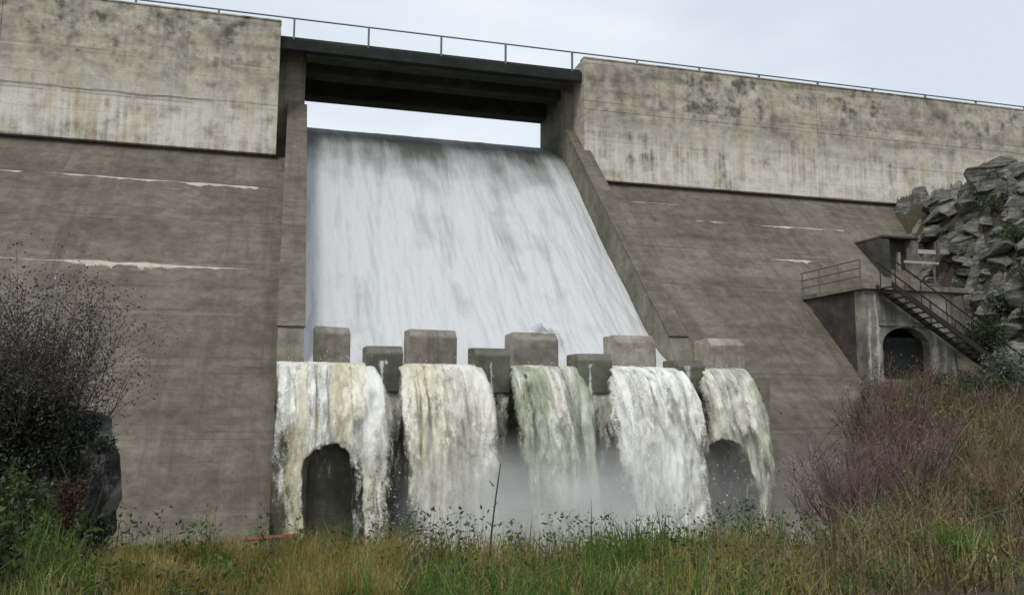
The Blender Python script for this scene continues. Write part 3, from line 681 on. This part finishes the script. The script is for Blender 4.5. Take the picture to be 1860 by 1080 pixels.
def fracture(X, Y, n, seed, amp, tilt, crev):
    """blocky jointing: every cell is a tilted facet at its own height, with a crevice along its rim"""
    r = np.random.default_rng(seed); sx = r.uniform(27, 45, n); sy = r.uniform(23, 39, n); off = r.uniform(-1, 1, n) * amp; tx = r.normal(0, tilt, n); ty_ = r.normal(0, tilt, n)
    Xw = X + 0.25 * fbm(X * 0.9, Y * 0.9, seed=seed + 1); Yw = Y + 0.25 * fbm(X * 0.9, Y * 0.9, seed=seed + 2)
    P = np.stack([Xw.ravel(), Yw.ravel() * 1.25], -1); best = np.full(len(P), 9e9); sec = best.copy(); idx = np.zeros(len(P), int)
    for k_ in range(n):
        d_ = np.hypot(P[:, 0] - sx[k_], P[:, 1] - sy[k_] * 1.25); m_ = d_ < best
        sec = np.where(m_, best, np.minimum(sec, d_)); idx = np.where(m_, k_, idx); best = np.where(m_, d_, best)
    h_ = off[idx] + tx[idx] * (P[:, 0] - sx[idx]) + ty_[idx] * (P[:, 1] / 1.25 - sy[idx]) - crev * sstep(0.16, 0.0, sec - best)
    return h_.reshape(X.shape)
hz_ = bh + fracture(BX, BY, 260, 411, 0.50, 0.45, 0.55) + fracture(BX, BY, 1100, 412, 0.17, 0.35, 0.22) + 0.05 * fbm(BX*3, BY*3, seed=402) + 0.03*fbm(BX*9, BY*9, seed=403)
hz_ = hz_ - 3.0 * sstep(28.9, 28.0, BX - 0.22*(BY - 29)) - 1.6 * sstep(1.2, 0.2, bh)
build('bedrock', np.stack([BX, BY, hz_ + 0.12], -1).reshape(-1, 3), grid(240, 210), M['rock'], oc)
RM = [rock_mesh(i, f) for i, f in enumerate((0.35, 0.5, 0.6, 0.75, 0.4, 0.65, 0.45, 0.55))]
def put_rock(x, y, z, sx, sy, sz, rz, rx, ry, k_):
    o = bpy.data.objects.new('rock', RM[k_ % len(RM)]); COL.objects.link(o); o.parent = oc
    o.location = Vector((x, y, z)) - Vector(oc.location); o.scale = (sx, sy, sz); o.rotation_euler = (rx, ry, rz)
rr = random.Random(5)
nr = 0
while nr < 290:
    x = rr.uniform(28.2, 36.5); y = rr.uniform(25.5, 35.5)
    z = float(ground_h(x, y))
    if z < 1.0 + 1.2 * rr.random() or x < 28.3 + 0.22 * max(0, y - 29): continue
    nr += 1
    sc_ = rr.uniform(0.22, 0.55) * (2.0 if rr.random() < 0.28 else 1.0)
    put_rock(x, y, z + 0.30 * sc_, sc_ * rr.uniform(0.9, 1.9), sc_ * rr.uniform(0.7, 1.2), sc_ * rr.uniform(0.8, 1.7), rr.uniform(-1.2, 1.2), rr.uniform(-0.35, 0.35), rr.uniform(-0.6, 0.2), nr)

# ================================================================== VEGETATION
def leafmat(name, a, b, c_, rough=0.6, sc=3.0, trans=0.25):
    t = NT(name)
    n = t.math('ADD', t.math('MULTIPLY', t.noise(sc=sc, detail=2), 0.5), t.math('MULTIPLY', t.noise(sc=sc*14, detail=1), 0.5))
    c = t.ramp(n, [(0.36, a), (0.50, b), (0.64, c_)])
    p = t.bsdf(c, rough, None, 0.25)
    tr = t.n.new('ShaderNodeBsdfTranslucent'); t.l.new(c, tr.inputs['Color'])
    mx = t.n.new('ShaderNodeMixShader'); mx.inputs[0].default_value = trans
    t.l.new(p, mx.inputs[1]); t.l.new(tr.outputs[0], mx.inputs[2])
    return t.done(mx.outputs[0])
M['grass_green'] = leafmat('green_grass', (0.11, 0.12, 0.026), (0.26, 0.27, 0.068), (0.48, 0.45, 0.19), sc=1.8, trans=0.4)
M['grass_olive'] = leafmat('olive_dry_grass', (0.12, 0.098, 0.02), (0.265, 0.222, 0.056), (0.46, 0.39, 0.18), sc=1.8, trans=0.4)
M['grass_mud'] = leafmat('brownish_bank_grass', (0.045, 0.040, 0.018), (0.095, 0.075, 0.040), (0.17, 0.135, 0.08), sc=1.2)
M['grass_straw'] = leafmat('straw_grass', (0.12, 0.09, 0.05), (0.20, 0.155, 0.09), (0.33, 0.28, 0.18), sc=1.5)
M['stalk_brown'] = leafmat('brown_dry_stalks', (0.068, 0.040, 0.029), (0.135, 0.086, 0.062), (0.25, 0.18, 0.13), sc=1.2, trans=0.1)
M['twig_pink'] = leafmat('pinkish_bare_twigs', (0.085, 0.052, 0.050), (0.145, 0.092, 0.088), (0.22, 0.155, 0.145), sc=1.5, trans=0.1)
M['twig_dark'] = leafmat('dark_bare_twigs', (0.022, 0.019, 0.015), (0.045, 0.037, 0.030), (0.075, 0.062, 0.052), sc=2.0, trans=0.0)
M['twig_grey'] = leafmat('grey_brown_twigs', (0.032, 0.029, 0.025), (0.062, 0.055, 0.048), (0.105, 0.095, 0.085), sc=2.0, trans=0.0)
M['leaf_dark'] = leafmat('dark_evergreen_leaves', (0.008, 0.010, 0.007), (0.022, 0.027, 0.018), (0.075, 0.08, 0.06), sc=1.2, trans=0.1)
M['leaf_grey'] = leafmat('grey_green_leaves', (0.045, 0.055, 0.040), (0.11, 0.125, 0.09), (0.24, 0.26, 0.20), sc=1.5)
M['leaf_bright'] = leafmat('bright_green_leaves', (0.04, 0.085, 0.014), (0.09, 0.165, 0.03), (0.16, 0.25, 0.06), sc=3.0, trans=0.4)
M['leaf_mid'] = leafmat('mid_green_leaves', (0.025, 0.038, 0.014), (0.055, 0.075, 0.026), (0.11, 0.14, 0.055), sc=1.5)
M['dock_red'] = leafmat('rust_red_dock', (0.035, 0.020, 0.013), (0.065, 0.036, 0.023), (0.11, 0.065, 0.045), sc=3.0)
M['flower'] = leafmat('cream_flower_heads', (0.24, 0.22, 0.15), (0.36, 0.34, 0.25), (0.46, 0.44, 0.34), sc=5)

def blades(P, H, W, lean, curl=0.5, seed=0, seg=3):
    """tapered bent blades: returns V, F(quads)"""
    r = np.random.default_rng(seed); n = len(P)
    th = r.uniform(0, 2*np.pi, n); dirx, diry = np.cos(th), np.sin(th)
    ph = r.uniform(0, 2*np.pi, n); sx, sy = np.cos(ph), np.sin(ph)
    ln = np.abs(r.normal(0, lean, n)); V = np.zeros((n, (seg+1)*2, 3))
    for k_ in range(seg+1):
        q = k_ / seg
        off = H * ln * (q * (1-curl) + q**2 * curl)
        c = P + np.stack([dirx*off, diry*off, H * q * (1 - 0.25*ln*q)], -1)
        w = (W * (1 - q)**0.7 * 0.5 + W*0.04)[:, None] * np.stack([sx, sy, 0*sx], -1)
        V[:, 2*k_] = c - w; V[:, 2*k_+1] = c + w
    b = np.arange(n)[:, None] * (seg+1)*2
    F = np.concatenate([np.stack([b[:, 0]+2*k_, b[:, 0]+2*k_+1, b[:, 0]+2*k_+3, b[:, 0]+2*k_+2], -1) for k_ in range(seg)])
    return V.reshape(-1, 3), F
def leaves(C, size, seed=0, aspect=0.5, droop=0.2):
    """bent diamond leaves at points C"""
    r = np.random.default_rng(seed); n = len(C)
    a = r.normal(size=(n, 3)); a[:, 2] -= droop; a /= np.linalg.norm(a, axis=1)[:, None]
    b = np.cross(a, r.normal(size=(n, 3))); b /= np.linalg.norm(b, axis=1)[:, None]
    c = np.cross(a, b); s = (size * r.uniform(0.6, 1.35, n))[:, None]
    V = np.stack([C - a*s*0.5, C + b*s*aspect*0.5 + c*s*0.08, C + a*s*0.5, C - b*s*aspect*0.5 + c*s*0.08], 1)
    F = np.arange(4*n).reshape(n, 4)
    return V.reshape(-1, 3), F
def in_frame(x, y, pad=0.05):
    a = np.arctan2(x, y)
    return (a > R(-18.5) - pad) & (a < R(48) + pad)
def scatter(n, y0, y1, a0, a1, seed):
    r = np.random.default_rng(seed)
    y = np.sqrt(r.uniform(y0*y0, y1*y1, n)); a = r.uniform(R(a0), R(a1), n)
    x = y * np.tan(a); return x, y
def grass(name, label, n, y0, y1, a0, a1, h, w, lean, m, seed, clump=0.45, cs=1.6, thr=0.0, hmod=None):
    x, y = scatter(n, y0, y1, a0, a1, seed)
    d = fbm(x * cs, y * cs, seed=seed + 3)
    keep = d > thr - np.random.default_rng(seed+9).uniform(0, clump, n)*1.0
    x, y, d = x[keep], y[keep], d[keep]
    r = np.random.default_rng(seed + 1)
    H = h * r.uniform(0.45, 1.25, len(x)) * (0.85 + 0.35 * d)
    if hmod is not None: H = H * hmod(np.degrees(np.arctan2(x, y)), y)
    z = ground_h(x, y) - 0.02
    V, F = blades(np.stack([x, y, z], -1), H, w * r.uniform(0.6, 1.4, len(x)), lean, seed=seed + 2)
    o = build(name, V, F, m); tag(o, label, 'grass', kind='stuff'); return o
grass('grass', 'green grass along the near bank at the foot of the picture', 19000, 5.0, 10.6, -20, 33, 0.32, 0.022, 0.7, M['grass_green'], 200, 0.5, 1.6, 0.40, hmod=lambda a, y: 1.0 - 0.42 * sstep(-13, -10, a) * sstep(1.0, -1.5, a))
grass('tall_grass', 'taller bright grass clumps in the near bank', 5600, 6.0, 10.4, -20, 33, 0.60, 0.022, 0.5, M['leaf_bright'], 205, 0.4, 1.3, 0.45, hmod=lambda a, y: 1.0 - 0.42 * sstep(-13, -10, a) * sstep(1.0, -1.5, a))
grass('dry_grass', 'olive and golden dry grass tussocks on the near bank', 19000, 6.0, 10.4, -9.5, 8.0, 0.50, 0.013, 0.4, M['grass_olive'], 210, 0.8, 1.8, 0.05, hmod=lambda a, y: 0.62 + 0.45 * sstep(-1.0, 1.5, a))
grass('mixed_grass', 'olive grass mixed through the green on the near bank', 15000, 5.2, 10.6, -20, 46, 0.38, 0.012, 0.7, M['grass_olive'], 215, 0.6, 1.3, 0.25, hmod=lambda a, y: 1.0 - 0.42 * sstep(-13, -10, a) * sstep(1.0, -1.5, a))
grass('straw_grass', 'pale straw stems scattered through the near grass', 7000, 6.0, 10.8, -19, 46, 0.50, 0.009, 0.8, M['grass_straw'], 220, 0.8, 1.2, 0.1, hmod=lambda a, y: 1.0 - 0.42 * sstep(-13, -10, a) * sstep(1.0, -1.5, a))
grass('bank_grass', 'short grass on the earth below the left wall', 9000, 11, 23.5, -20, -0.5, 0.16, 0.016, 0.6, M['grass_olive'], 230, 0.6, 0.9, 0.25)
grass('slope_grass', 'rough green grass on the right bank', 8000, 6.5, 29, 35, 47.8, 0.36, 0.030, 0.5, M['grass_mud'], 240, 0.7, 0.7, 0.1)
grass('bank_tufts', 'green tufts showing through the brown growth on the right bank', 5000, 6.5, 24, 33, 47.8, 0.40, 0.026, 0.6, M['grass_green'], 245, 0.4, 0.6, 0.5)
grass('dry_stalks', 'thick stand of brown dry stalks covering the right bank', 5200, 8.0, 26, 36.0, 47.8, 0.80, 0.018, 0.5, M['stalk_brown'], 250, 0.6, 0.6, 0.15, hmod=lambda a, y: 0.55 + 0.5 * sstep(36, 41, a))
grass('fallen_stalks', 'pale bent stalks tangled through the right bank', 2600, 7.5, 20, 36, 47.8, 0.9, 0.014, 0.9, M['grass_straw'], 260, 0.7, 0.7, 0.1)

def weeds(name, label, n, y0, y1, a0, a1, h, size, m, seed, per=34):
    x, y = scatter(n, y0, y1, a0, a1, seed); rg = np.random.default_rng(seed); hh = h * rg.uniform(0.5, 1.3, n)
    z = ground_h(x, y); q = rg.random((n, per))
    C = np.stack([x[:, None] + rg.normal(0, 0.09, (n, per)), y[:, None] + rg.normal(0, 0.09, (n, per)), z[:, None] + hh[:, None] * q], -1).reshape(-1, 3)
    V, F = leaves(C, size, seed, 0.42, 0.1)
    ns = 6; P = np.stack([np.repeat(x, ns) + rg.normal(0, 0.04, n*ns), np.repeat(y, ns) + rg.normal(0, 0.04, n*ns), np.repeat(z, ns) - 0.02], -1)
    V2, F2 = blades(P, np.repeat(hh, ns) * rg.uniform(0.7, 1.1, n*ns), np.full(n*ns, 0.008), 0.22, 0.5, seed + 5); F = np.concatenate([F, F2 + len(V)]); V = np.concatenate([V, V2])
    o = build(name, V, F, m); tag(o, label, 'weeds', kind='stuff')
weeds('weeds', 'broad leaved green weeds among the near grass', 130, 6.5, 10.4, -19, 46, 0.36, 0.07, M['leaf_bright'], 270)
weeds('weeds', 'dull green weeds among the near grass', 190, 6.8, 10.6, -19, 46, 0.55, 0.06, M['leaf_mid'], 271)
weeds('weeds', 'green weeds growing through the stalks on the right bank', 170, 9, 26, 34, 47.5, 0.8, 0.11, M['leaf_mid'], 272)

def branchy(mb, base, h, n, spread, rad, r, tips, sub=3, bend=0.25):
    for i in range(n):
        th = r.uniform(0, 2*math.pi); sp = spread * math.sqrt(r.random())
        hh = h * r.uniform(0.6, 1.05)
        top = Vector(base) + Vector((math.cos(th)*sp, math.sin(th)*sp, hh))
        b = Vector(base) + Vector((math.cos(th)*sp*0.15, math.sin(th)*sp*0.15, 0))
        mid = b.lerp(top, 0.5) + Vector((r.uniform(-1, 1), r.uniform(-1, 1), 0.3)) * bend * hh * 0.3
        P = [b, b.lerp(mid, 0.5) + Vector((r.uniform(-1, 1), r.uniform(-1, 1), 0))*0.03*hh, mid, mid.lerp(top, 0.5) + Vector((r.uniform(-1, 1), r.uniform(-1, 1), 0))*0.05*hh, top]
        mb.tube(P, rad, rad*0.25, 4); tips.append(top)
        for j in range(sub):
            q = r.uniform(0.3, 0.9); p = P[0].lerp(P[-1], q) if q < 0.0 else (P[int(q*4)].lerp(P[int(q*4)+1], q*4 - int(q*4)))
            e = p + Vector((r.uniform(-1, 1), r.uniform(-1, 1), r.uniform(0.4, 1.4))).normalized() * hh * r.uniform(0.15, 0.35)
            mb.tube([p, p.lerp(e, 0.5) + Vector((0, 0, 0.02*hh)), e], rad*0.5, rad*0.15, 3); tips.append(e)
def twig_shrub(name, label, cat, x, y, h, n, spread, rad, m, seed, sub=4, group=None, leaf=None, nleaf=0, lsize=0.06):
    z = float(ground_h(x, y)) - 0.05; r = random.Random(seed)
    root = empty(name, (x, y, z), label, cat, group); mb = MB(); tips = []
    branchy(mb, (x, y, z), h, n, spread, rad, r, tips, sub)
    mb.build('stems', m, root)
    if leaf:
        rg = np.random.default_rng(seed); T = np.array([tuple(t_) for t_ in tips])
        C = T[rg.integers(0, len(T), nleaf)] + rg.normal(0, 0.085 * h**0.5, (nleaf, 3))
        V, F = leaves(C, lsize, seed); build('foliage', V, F, leaf, root)
    return root
def bush(name, label, lobes, base, m_leaf, m_stem, n, lsize, seed, group=None, cat='shrub', aspect=0.5, clumps=60):
    """lobes: (cx,cy,cz,rx,ry,rz); leaves in clumps through the outer part of each lobe"""
    root = empty(name, base, label, cat, group); rg = np.random.default_rng(seed); r = random.Random(seed)
    vol = np.array([l[3]*l[4]*l[5] for l in lobes]); vol = vol / vol.sum(); Cs = []
    mb = MB()
    for l, f in zip(lobes, vol):
        nc = max(6, int(clumps * f)); dirs = rg.normal(size=(nc, 3)); dirs /= np.linalg.norm(dirs, axis=1)[:, None]
        rad = rg.uniform(0.45, 1.02, nc)**0.6
        cc = np.array(l[:3]) + dirs * rad[:, None] * np.array(l[3:])
        k_ = max(1, int(n * f / nc)); s = 0.20 * (l[3]*l[4]*l[5])**(1/3)
        Cs.append((cc[:, None] + np.clip(rg.normal(0, 1, (nc, k_, 3)), -1.5, 1.5) * s * rg.uniform(0.6, 1.3, (nc, 1, 1))).reshape(-1, 3))
        for q in range(min(nc, 26)):
            e = Vector(cc[q]); b = Vector(base) + Vector((r.uniform(-.2, .2), r.uniform(-.2, .2), 0))
            mid = b.lerp(e, 0.55) + Vector((r.uniform(-.2, .2), r.uniform(-.2, .2), 0.15))
            mb.tube([b, mid, e], 0.035, 0.008, 4)
    C = np.concatenate(Cs)
    V, F = leaves(C, lsize, seed, aspect)
    mb.build('stems', m_stem, root); build('foliage', V, F, m_leaf, root)
    return root

# left: tall dark evergreen with bare twigs above it, and the round dark shrub beside it
bush('evergreen_bush', 'tall nearly black evergreen bush against the left wall', [(-5.6, 17.3, -0.7, 1.7, 1.1, 1.3), (-4.3, 17.0, -0.9, 0.9, 0.9, 1.0), (-6.4, 17.5, 0.1, 1.2, 0.9, 1.0), (-5.0, 17.0, -1.9, 1.3, 0.9, 0.9)], (-5.4, 17.2, -2.95), M['leaf_dark'], M['twig_dark'], 60000, 0.085, 301, clumps=260)
t = NT('dark_mossy_boulder'); n1 = t.noise(sc=1.6, detail=7, rough=0.65); n3 = t.noise(sc=8, detail=5, rough=0.7)
c = t.ramp(n1, [(0.40, (0.010, 0.011, 0.010)), (0.50, (0.035, 0.036, 0.033)), (0.60, (0.17, 0.17, 0.155))])
M['boulder'] = t.done(t.bsdf(c, 0.85, t.bump(t.math('ADD', n3, n1), 0.8, 0.08), 0.3))
bo = bpy.data.objects.new('boulder', RM[3].copy()); bo.data.materials.clear(); bo.data.materials.append(M['boulder']); COL.objects.link(bo)
bo.location = (-3.5, 17.2, -1.65); bo.scale = (1.15, 0.9, 2.2); bo.rotation_euler = (0.05, 0.05, 0.6)
tag(bo, 'dark rounded boulder with grey lichen beside the black bush', 'boulder')
bush('evergreen_bush', 'thin dark shrub growing over the rounded boulder', [(-3.6, 16.6, -0.9, 0.7, 0.5, 0.7), (-3.4, 16.5, -2.3, 0.6, 0.4, 0.5)], (-3.5, 16.4, -2.95), M['leaf_dark'], M['twig_dark'], 5000, 0.075, 302, clumps=50)
twig_shrub('bare_twig_shrub', 'bare brown twigs rising above the dark evergreen bush', 'shrub', -5.0, 17.7, 4.7, 150, 2.1, 0.013, M['twig_grey'], 303, 12, None, M['twig_grey'], 34000, 0.055)
bush('leafy_shrub', 'low green leafy shrub in front of the dark bush', [(-3.9, 13.2, -1.55, 0.9, 0.5, 0.55), (-2.9, 13.0, -1.75, 0.5, 0.4, 0.4)], (-3.6, 13.1, -2.5), M['leaf_mid'], M['twig_dark'], 3000, 0.09, 304, clumps=60)
bush('leafy_shrub', 'mid green leafy plant at the bottom left corner', [(-2.75, 8.8, -1.35, 0.45, 0.4, 0.40)], (-2.75, 8.8, -1.9), M['leaf_mid'], M['twig_dark'], 1500, 0.09, 305, clumps=30)

# rust red dock plant
def dock():
    x, y = -2.12, 9.9; z = float(ground_h(x, y)); root = empty('dock_plant', (x, y, z), 'rust brown dried dock plant standing in the grass on the left', 'plant')
    MB().tube([(x, y, z), (x + 0.015, y, z + 0.35), (x + 0.01, y, z + 0.75)], 0.018, 0.008, 5).build('stem', M['dock_red'], root)
    rg = np.random.default_rng(8); q = rg.uniform(0, 1, 900)
    C = np.stack([x + rg.normal(0, 0.03 + 0.075*q), y + rg.normal(0, 0.03 + 0.07*q), z + 0.42 + 0.5*q], -1)
    V, F = leaves(C, 0.045, 9); build('seed_head', V, F, M['dock_red'], root)
dock()
# thin dark stalk standing before the falls
def stalk():
    x, y = 2.31, 9.2; z = float(ground_h(x, y)); root = empty('bare_stalk', (x, y, z), 'single thin dark stalk standing before the second waterfall', 'plant')
    MB().tube([(x - 0.03, y, z), (x, y, z + 0.45), (x + 0.05, y, z + 0.85), (x + 0.10, y, z + 1.2)], 0.014, 0.006, 5).build('stem', M['twig_dark'], root)
    mb = MB()
    for zz, dx in ((0.5, -0.06), (0.72, 0.05), (0.95, -0.05)): mb.tube([(x + 0.02, y, z + zz), (x + 0.02 + dx, y, z + zz + 0.06)], 0.008, 0.003, 4)
    mb.build('side_shoots', M['twig_dark'], root)
stalk()
# bright green leafy plants near the right centre
def broad(name, label, x, y, h, n, m, seed, w=0.05):
    z = float(ground_h(x, y)); root = empty(name, (x, y, z), label, 'plant'); r = np.random.default_rng(seed)
    P = np.stack([x + r.normal(0, 0.13, n), y + r.normal(0, 0.12, n), np.full(n, z - 0.02)], -1)
    V, F = blades(P, h * r.uniform(0.5, 1.1, n), np.full(n, w), 0.35, 0.7, seed, 4); build('leaf_blades', V, F, m, root)
broad('leafy_plant', 'bright green broad leaved plant standing before the white waterfall', 3.72, 8.7, 0.55, 60, M['leaf_bright'], 320)
broad('leafy_plant', 'bright green tuft at the bottom right among brown stalks', 7.6, 8.2, 0.45, 60, M['leaf_bright'], 322)
broad('leafy_plant', 'dark green blades at the left edge of the picture', -2.55, 8.2, 0.5, 40, M['leaf_mid'], 321)

# pink and brown twiggy shrubs on the right bank
for i, (x, y, h, n, sp, m, lab) in enumerate((
    (10.5, 13.9, 2.7, 90, 1.25, 'twig_pink', 'pinkish bare twig shrub nearest the falls'),
    (9.2, 12.0, 2.0, 70, 1.1, 'twig_pink', 'low pinkish twig shrub at the foot of the right bank'),
    (12.0, 14.6, 2.3, 46, 1.2, 'stalk_brown', 'brown twiggy shrub below the arched doorway'),
    (11.0, 12.6, 1.6, 46, 1.2, 'twig_pink', 'pinkish brown twig shrub in the right foreground, beside the brown one'),
    (13.2, 13.0, 1.9, 40, 1.1, 'grass_straw', 'straw coloured branching shrub at the right edge'),
    (17.0, 20.0, 2.0, 34, 1.5, 'stalk_brown', 'wide brown twiggy shrub halfway to the valve house'))):
    twig_shrub('twig_shrub', lab, 'shrub', x, y, h, n, sp, 0.012, M[m], 330 + i, 6, 'bare shrubs on the right bank', M[m], 420, 0.05)
for i, (x, y, w, h, n, m, lab) in enumerate((
    (28.3, 27.0, 1.2, 0.9, 4200, 'leaf_grey', 'pale grey green shrub under the rocks at the right edge'),
    (26.3, 25.2, 1.3, 0.8, 3600, 'leaf_grey', 'pale green shrub below the foot of the stair'),
    (29.4, 30.6, 1.0, 0.7, 2600, 'leaf_mid', 'olive shrub growing beside the barrier boards'),
    (24.4, 25.8, 1.5, 0.4, 2600, 'leaf_mid', 'dark green scrub in front of the arched doorway'),
    (29.4, 28.6, 1.3, 0.9, 3200, 'leaf_mid', 'scrubby green shrub beside the foot of the stair'),
    (30.2, 27.2, 0.9, 0.7, 2600, 'leaf_mid', 'dark leafy shrub at the right edge below the silvery one'),
    (31.6, 29.6, 0.8, 0.5, 1800, 'leaf_mid', 'dark scrub wedged between rocks halfway up the outcrop'),
    (30.4, 31.2, 0.7, 0.5, 1600, 'leaf_mid', 'dark scrub at the left foot of the rock outcrop'),
    (32.4, 31.2, 0.8, 0.45, 1600, 'leaf_mid', 'small scrub high among the rocks of the outcrop'),
    (31.0, 27.9, 1.1, 0.8, 3200, 'leaf_grey', 'silvery shrub at the right edge just under the lowest rocks'),
    (30.3, 29.0, 0.9, 0.6, 2200, 'leaf_grey', 'small silvery shrub among the broken rocks above the stair'))):
    z = float(ground_h(x, y))
    bush('bank_shrub', lab, [(x, y, z + h*0.7, w, w*0.8, h), (x + w*0.6, y - 0.3, z + h*0.5, w*0.7, w*0.6, h*0.7)], (x, y, z - 0.05), M[m], M['twig_dark'], n, 0.13, 350 + i, 'leafy shrubs on the right bank', clumps=60)
# small weed on the wall by the right end of the falls
bush('wall_weed', 'small dark weed growing out of the wall right of the falls', [(14.9, 24.2, 0.15, 0.25, 0.2, 0.25)], (14.9, 24.38, -0.2), M['leaf_mid'], M['twig_dark'], 260, 0.09, 370, clumps=12)
# cream flower heads in the grass
for i, (x, y, h) in enumerate(((1.5, 8.9, 0.5), (1.75, 9.3, 0.42), (3.15, 8.5, 0.42), (4.45, 9.2, 0.55), (6.35, 10.3, 0.5), (6.1, 9.6, 0.36))):
    z = float(ground_h(x, y)); root = empty('flower_stem', (x, y, z), ('cream flower head on a thin stem before the cream waterfall', 'second cream flower head beside the first, before the cream waterfall', 'cream flower head just left of the bright green plant', 'cream flower head just right of the bright green plant', 'tall cream flower head before the right end of the falls', 'low cream flower head before the right end of the falls')[i], 'flower', 'cream flowers in the near grass')
    MB().tube([(x, y, z), (x + 0.02, y, z + h)], 0.006, 0.004, 4).build('stem', M['grass_straw'], root)
    a_, b_ = np.meshgrid(np.linspace(0, 2*np.pi, 13), np.linspace(0.05, np.pi - 0.05, 8), indexing='ij')
    r_ = 0.026 * (1 + 0.25 * np.sin(a_*5 + i) * np.sin(b_*4))
    V = np.stack([x + 0.02 + r_*np.cos(a_)*np.sin(b_), y + r_*np.sin(a_)*np.sin(b_), z + h + 0.6*r_*np.cos(b_)], -1).reshape(-1, 3); build('flower_head', V, grid(13, 8), M['flower'], root)

# red pipe with its black collar lying by the wall foot
def on_ground(x, y, dz=0.07): return (x, y, float(ground_h(x, y)) + dz)
rp = empty('red_pipe', on_ground(-0.7, 19.2, 0), 'faded red pipe lying on the ground below the left wall', 'pipe')
MB().tube([on_ground(-1.75, 19.3, 0.12), on_ground(-1.2, 19.25, 0.14), on_ground(-0.5, 19.2, 0.17), (0.1, 19.15, float(ground_h(-0.5, 19.2)) + 0.20), (0.42, 19.1, float(ground_h(-0.5, 19.2)) + 0.21)], 0.03, 0.055, 8).build('pipe_body', M['red_pipe'], rp, True)
kb = MB().tube([on_ground(-1.95, 18.9, 0.12), on_ground(-1.86, 18.75, 0.12)], 0.13, 0.12, 12).build('pipe_collar', M['black'], None, True)
tag(kb, 'short black pipe end lying in the grass beside the red pipe', 'pipe')

# ================================================================== SPRAY AND MIST
rg = np.random.default_rng(77); n = 5000
x = rg.uniform(2.6, 13.0, n); q = rg.random(n)
y = 21.6 + rg.normal(0, 0.55, n) - 0.3; z = -4.0 + np.abs(rg.normal(0, 1.3, n)) * (0.5 + 0.5*q)
n2_ = 160; x2 = rg.uniform(0, 14.3, n2_); y2 = 23.3 + rg.normal(0, 0.25, n2_); z2 = 1.0 + np.abs(rg.normal(0, 0.16, n2_))
C = np.stack([np.concatenate([x, x2]), np.concatenate([y, y2]), np.concatenate([z, z2])], -1)
s = np.abs(rg.normal(0, 0.006, len(C))) + 0.003
oct_ = np.array([(1, 0, 0), (-1, 0, 0), (0, 1, 0), (0, -1, 0), (0, 0, 1.5), (0, 0, -1.5)])
V = (C[:, None] + oct_[None] * s[:, None, None]).reshape(-1, 3)
of = np.array([(0, 2, 4), (2, 1, 4), (1, 3, 4), (3, 0, 4), (2, 0, 5), (1, 2, 5), (3, 1, 5), (0, 3, 5)])
F = (np.arange(len(C))[:, None, None] * 6 + of[None]).reshape(-1, 3)
o = build('spray', V, F, M['pool_foam']); tag(o, 'fine droplets thrown up round the foot of the falls', 'spray', kind='stuff')

t = NT('drifting_spray_mist'); t.n.remove(t.geo)
t.geo = t.n.new('ShaderNodeTexCoord'); t.pos = t.geo.outputs['Object']
zz = t.xyz()
nz = t.noise(sc=0.55, detail=3)
up_ = t.rng(zz[2], -3.9, -0.7, 1.0, 0.0)
ex = t.math('MULTIPLY', t.rng(zz[0], 2.5, 6.5), t.rng(zz[0], 7.8, 11.8, 1.0, 0.10))
ey = t.math('MULTIPLY', t.rng(zz[1], 17.2, 20.2), t.rng(zz[1], 23.8, 25.5, 1.0, 0.2))
den = t.math('MULTIPLY', t.math('MULTIPLY', up_, t.math('MULTIPLY', ex, ey)), t.ramp(nz, [(0.36, 0.10), (0.62, 1.0)]))
pv = t.n.new('ShaderNodeVolumePrincipled'); pv.inputs['Color'].default_value = (0.93, 0.93, 0.92, 1); pv.inputs['Anisotropy'].default_value = 0.1
t.l.new(t.math('MULTIPLY', den, 1.4), pv.inputs['Density']); t.l.new(pv.outputs[0], t.out.inputs['Volume'])
o = MB().box(0.5, 19, 17, 26, -4.4, 0.4).build('mist', t.m); tag(o, 'pale mist drifting over the plunge pool', 'mist', kind='stuff')
